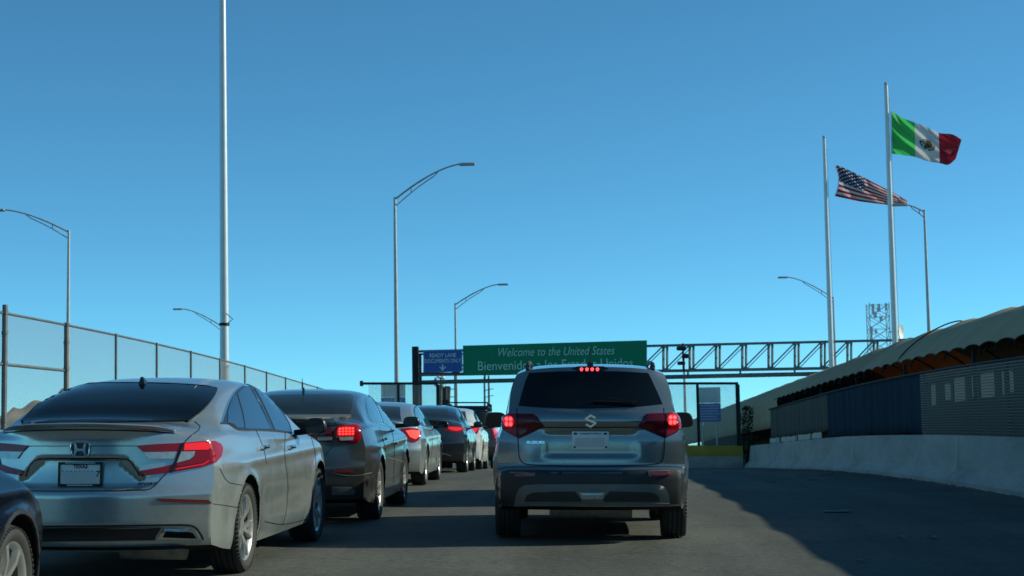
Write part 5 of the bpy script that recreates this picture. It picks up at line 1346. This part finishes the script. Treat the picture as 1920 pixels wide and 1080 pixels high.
# ------------------------------------------------------------------ cars farther ahead
def fittings(c, kind, lampc, glass='glass_light', side='glass_side', lit='lamp_lit', mirror_col='trim', chrome=False, style='ten', plate=True, mirrors=True):
    S = c.S; W2 = S['W'] / 2
    if kind == 'sedan':
        c.patch('rear_window', [(-.56, -1.83), (.56, -1.83), (.50, -1.45), (.455, -1.05), (-.455, -1.05), (-.50, -1.45)], 'top', glass, .004, h=.09)
        c.patch('windscreen', [(-.55, .42), (.55, .42), (.62, 1.22), (-.62, 1.22)], 'top', 'glass', .004, h=.1)
        for vw in ('right', 'left'):
            c.patch('window_surround', [(-1.62, 1.06), (-1.2, 1.25), (-.8, 1.35), (-.2, 1.41), (.3, 1.40), (.72, 1.25), (1.12, 1.0), (0, 1.0), (-1.2, 1.04)], vw, 'chrome' if chrome else 'trim', .003, h=.08, soft=1)
            c.patch('side_window', [(-1.50, 1.075), (-1.2, 1.225), (-.8, 1.325), (-.36, 1.375), (-.30, 1.03), (-1.2, 1.06)], vw, side, .006, h=.08)
            c.patch('side_window', [(-.28, 1.38), (-.2, 1.385), (.27, 1.375), (.68, 1.235), (1.02, 1.03), (-.22, 1.03)], vw, side, .006, h=.08)
            for yy in (-.26, .82): c.line('door_gap', [(yy, 1.0), (yy + .02, .6), (yy, .3)], vw, .008, 'trim', .001)
        for mi in (False, True):
            o = c.patch('tail_lamp', lampc, 'rear', 'lamp_red', .012, h=.03, mirror=mi, soft=1)
            xs = [p_[0] for p_ in lampc]; zs = [p_[1] for p_ in lampc]; cx_, cz_ = sum(xs) / len(xs), sum(zs) / len(zs)
            c.patch('lit_lens', [(cx_ + (x_ - cx_) * .62 + .03, cz_ + (z_ - cz_) * .6 + .01) for x_, z_ in lampc], 'rear', lit, .018, parent=o, h=.03, mirror=mi)
        c.line('trunk_gap', [(-.60, 1.0), (-.52, .72), (-.4, .66), (.4, .66), (.52, .72), (.60, 1.0)], 'rear', .010, 'trim', .001, soft=1)
        if mirrors: mirror_part(c, (W2 + .09, .74, 1.06), (.10, .06, .07), mirror_col, arm=(W2 - .07, .8, 1.0)); mirror_part(c, (-W2 - .09, .74, 1.06), (.10, .06, .07), mirror_col, arm=(-W2 + .07, .8, 1.0))
    else:
        H = S['H']; bz = 1.18 if H < 1.7 else 1.28
        c.patch('rear_window', [(-.66, bz), (.66, bz), (.53, H - .11), (-.53, H - .11)], 'rear', glass, .004, h=.08)
        c.patch('windscreen', [(-.6, .45), (.6, .45), (.66, 1.0), (-.66, 1.0)], 'top', 'glass', .004, h=.1)
        for vw in ('right', 'left'):
            c.patch('side_window', [(-1.5, bz), (-1.4, H - .14), (-.45, H - .10), (-.42, bz - .06)], vw, side, .005, h=.08)
            c.patch('side_window', [(-.36, bz - .06), (-.36, H - .10), (.15, H - .12), (.55, H - .3), (.85, bz - .08)], vw, side, .005, h=.08)
        for mi in (False, True):
            o = c.patch('tail_lamp', lampc, 'rear', 'lamp_red', .012, h=.03, mirror=mi)
            xs = [p_[0] for p_ in lampc]; zs = [p_[1] for p_ in lampc]; cx_, cz_ = sum(xs) / len(xs), sum(zs) / len(zs)
            c.patch('lit_lens', [(cx_ + (x_ - cx_) * .6, cz_ + (z_ - cz_) * .35 + .08) for x_, z_ in lampc], 'rear', lit, .018, parent=o, h=.03, mirror=mi)
        c.patch('bumper_cladding', [(-.84, .30), (.84, .30), (.86, .55), (.8, .62), (-.8, .62), (-.86, .55)], 'rear', 'plastic', .005, h=.08)
        mirror_part(c, (W2 + .11, .62, 1.12), (.11, .07, .08), mirror_col, arm=(W2 - .07, .7, 1.05)); mirror_part(c, (-W2 - .11, .62, 1.12), (.11, .07, .08), mirror_col, arm=(-W2 + .07, .7, 1.05))
    if plate:
        p, n = c.on('rear', 0, .80); plate_at(c, 0, p.y - .012, .80, .30, .15, (0, -1, 0))
    c.wheels(style)
sedan_shell = body_mesh(SED, 'sedan_body'); suv_shell = body_mesh(SUV, 'crossover_body'); van_shell = body_mesh(VAN, 'van_body')
LS = [(.40, .98), (.60, .995), (.86, 1.0), (.87, .90), (.80, .80), (.60, .80), (.45, .88)]
c1 = Car('pale silver sedan, third in the left queue', SED, 'pale_silver', -3.34, 26.6, shell=sedan_shell, name='pale_silver_sedan', hscale=.92)
fittings(c1, 'sedan', [(.55, .98), (.72, 1.0), (.87, .97), (.87, .80), (.78, .74), (.66, .80)], lit='lamp_glow')
c2_ = Car('black sedan with slim red tail lamps, fourth in the left queue', SED, 'black_paint', -3.27, 36.0, shell=sedan_shell, name='black_sedan')
fittings(c2_, 'sedan', [(.38, .98), (.60, .985), (.88, .96), (.88, .88), (.70, .84), (.50, .88)], glass='glass_light', chrome=True)
c2_.line('bumper_chrome', [(-.62, .36), (-.5, .40), (.5, .40), (.62, .36)], 'rear', .02, 'chrome', .006)
c3 = Car('white car just ahead of the black sedan, fifth in the left queue', SED, 'white_paint', -3.33, 42.9, shell=sedan_shell, name='white_car', hscale=1.09)
fittings(c3, 'sedan', LS)
c4 = Car('tall dark van with a roof rack, farthest in the left queue', VAN, 'maroon', -3.30, 51.2, shell=van_shell, name='dark_van', cat='van')
fittings(c4, 'van', [(.74, 1.25), (.88, 1.25), (.92, .85), (.80, .85)], glass='glass_light')
b = MB(); zz = 1.86
for sx in (-.62, .62): b.tube([(sx, -2.1, zz), (sx, .3, zz)], .03, 8); b.tube([(sx, -2.1, zz + .12), (sx, .3, zz + .12)], .02, 8)
for k in range(7): b.bar((-.62, -2.1 + k * .4, zz), (.62, -2.1 + k * .4, zz), .05)
for k in range(5):
    for sx in (-.62, .62): b.bar((sx, -2.1 + k * .6, 1.72), (sx, -2.1 + k * .6, zz + .12), .03)
b.tube([(-.62, -2.12, zz + .12), (.62, -2.12, zz + .12)], .02, 8); b.build('roof_rack', 'trim', c4.root)
# the dark blue car at the lower left, only its front wheel and wing in view
c5 = Car('dark blue car cut off by the lower left corner, front wheel in view', SED, 'navy', -3.86, 5.15, hscale=.955, yaw=0.0, shell=sedan_shell, name='dark_blue_car', group='cars queueing on the bridge')
fittings(c5, 'sedan', LS, style='seven', mirrors=False)
c5.line('arch_lip', [(1.40 + .40 * math.cos(q), .345 + .40 * math.sin(q)) for q in [k * math.pi / 16 for k in range(-1, 18)]], 'right', .03, 'plastic', .008)
# two cars ahead of the crossover (their shadows cross the lane)
c6 = Car('car hidden ahead of the grey blue crossover, throwing its shadow over the lane', SED, 'dark_grey', .12, 21.3, shell=sedan_shell, name='hidden_sedan')
fittings(c6, 'sedan', LS)
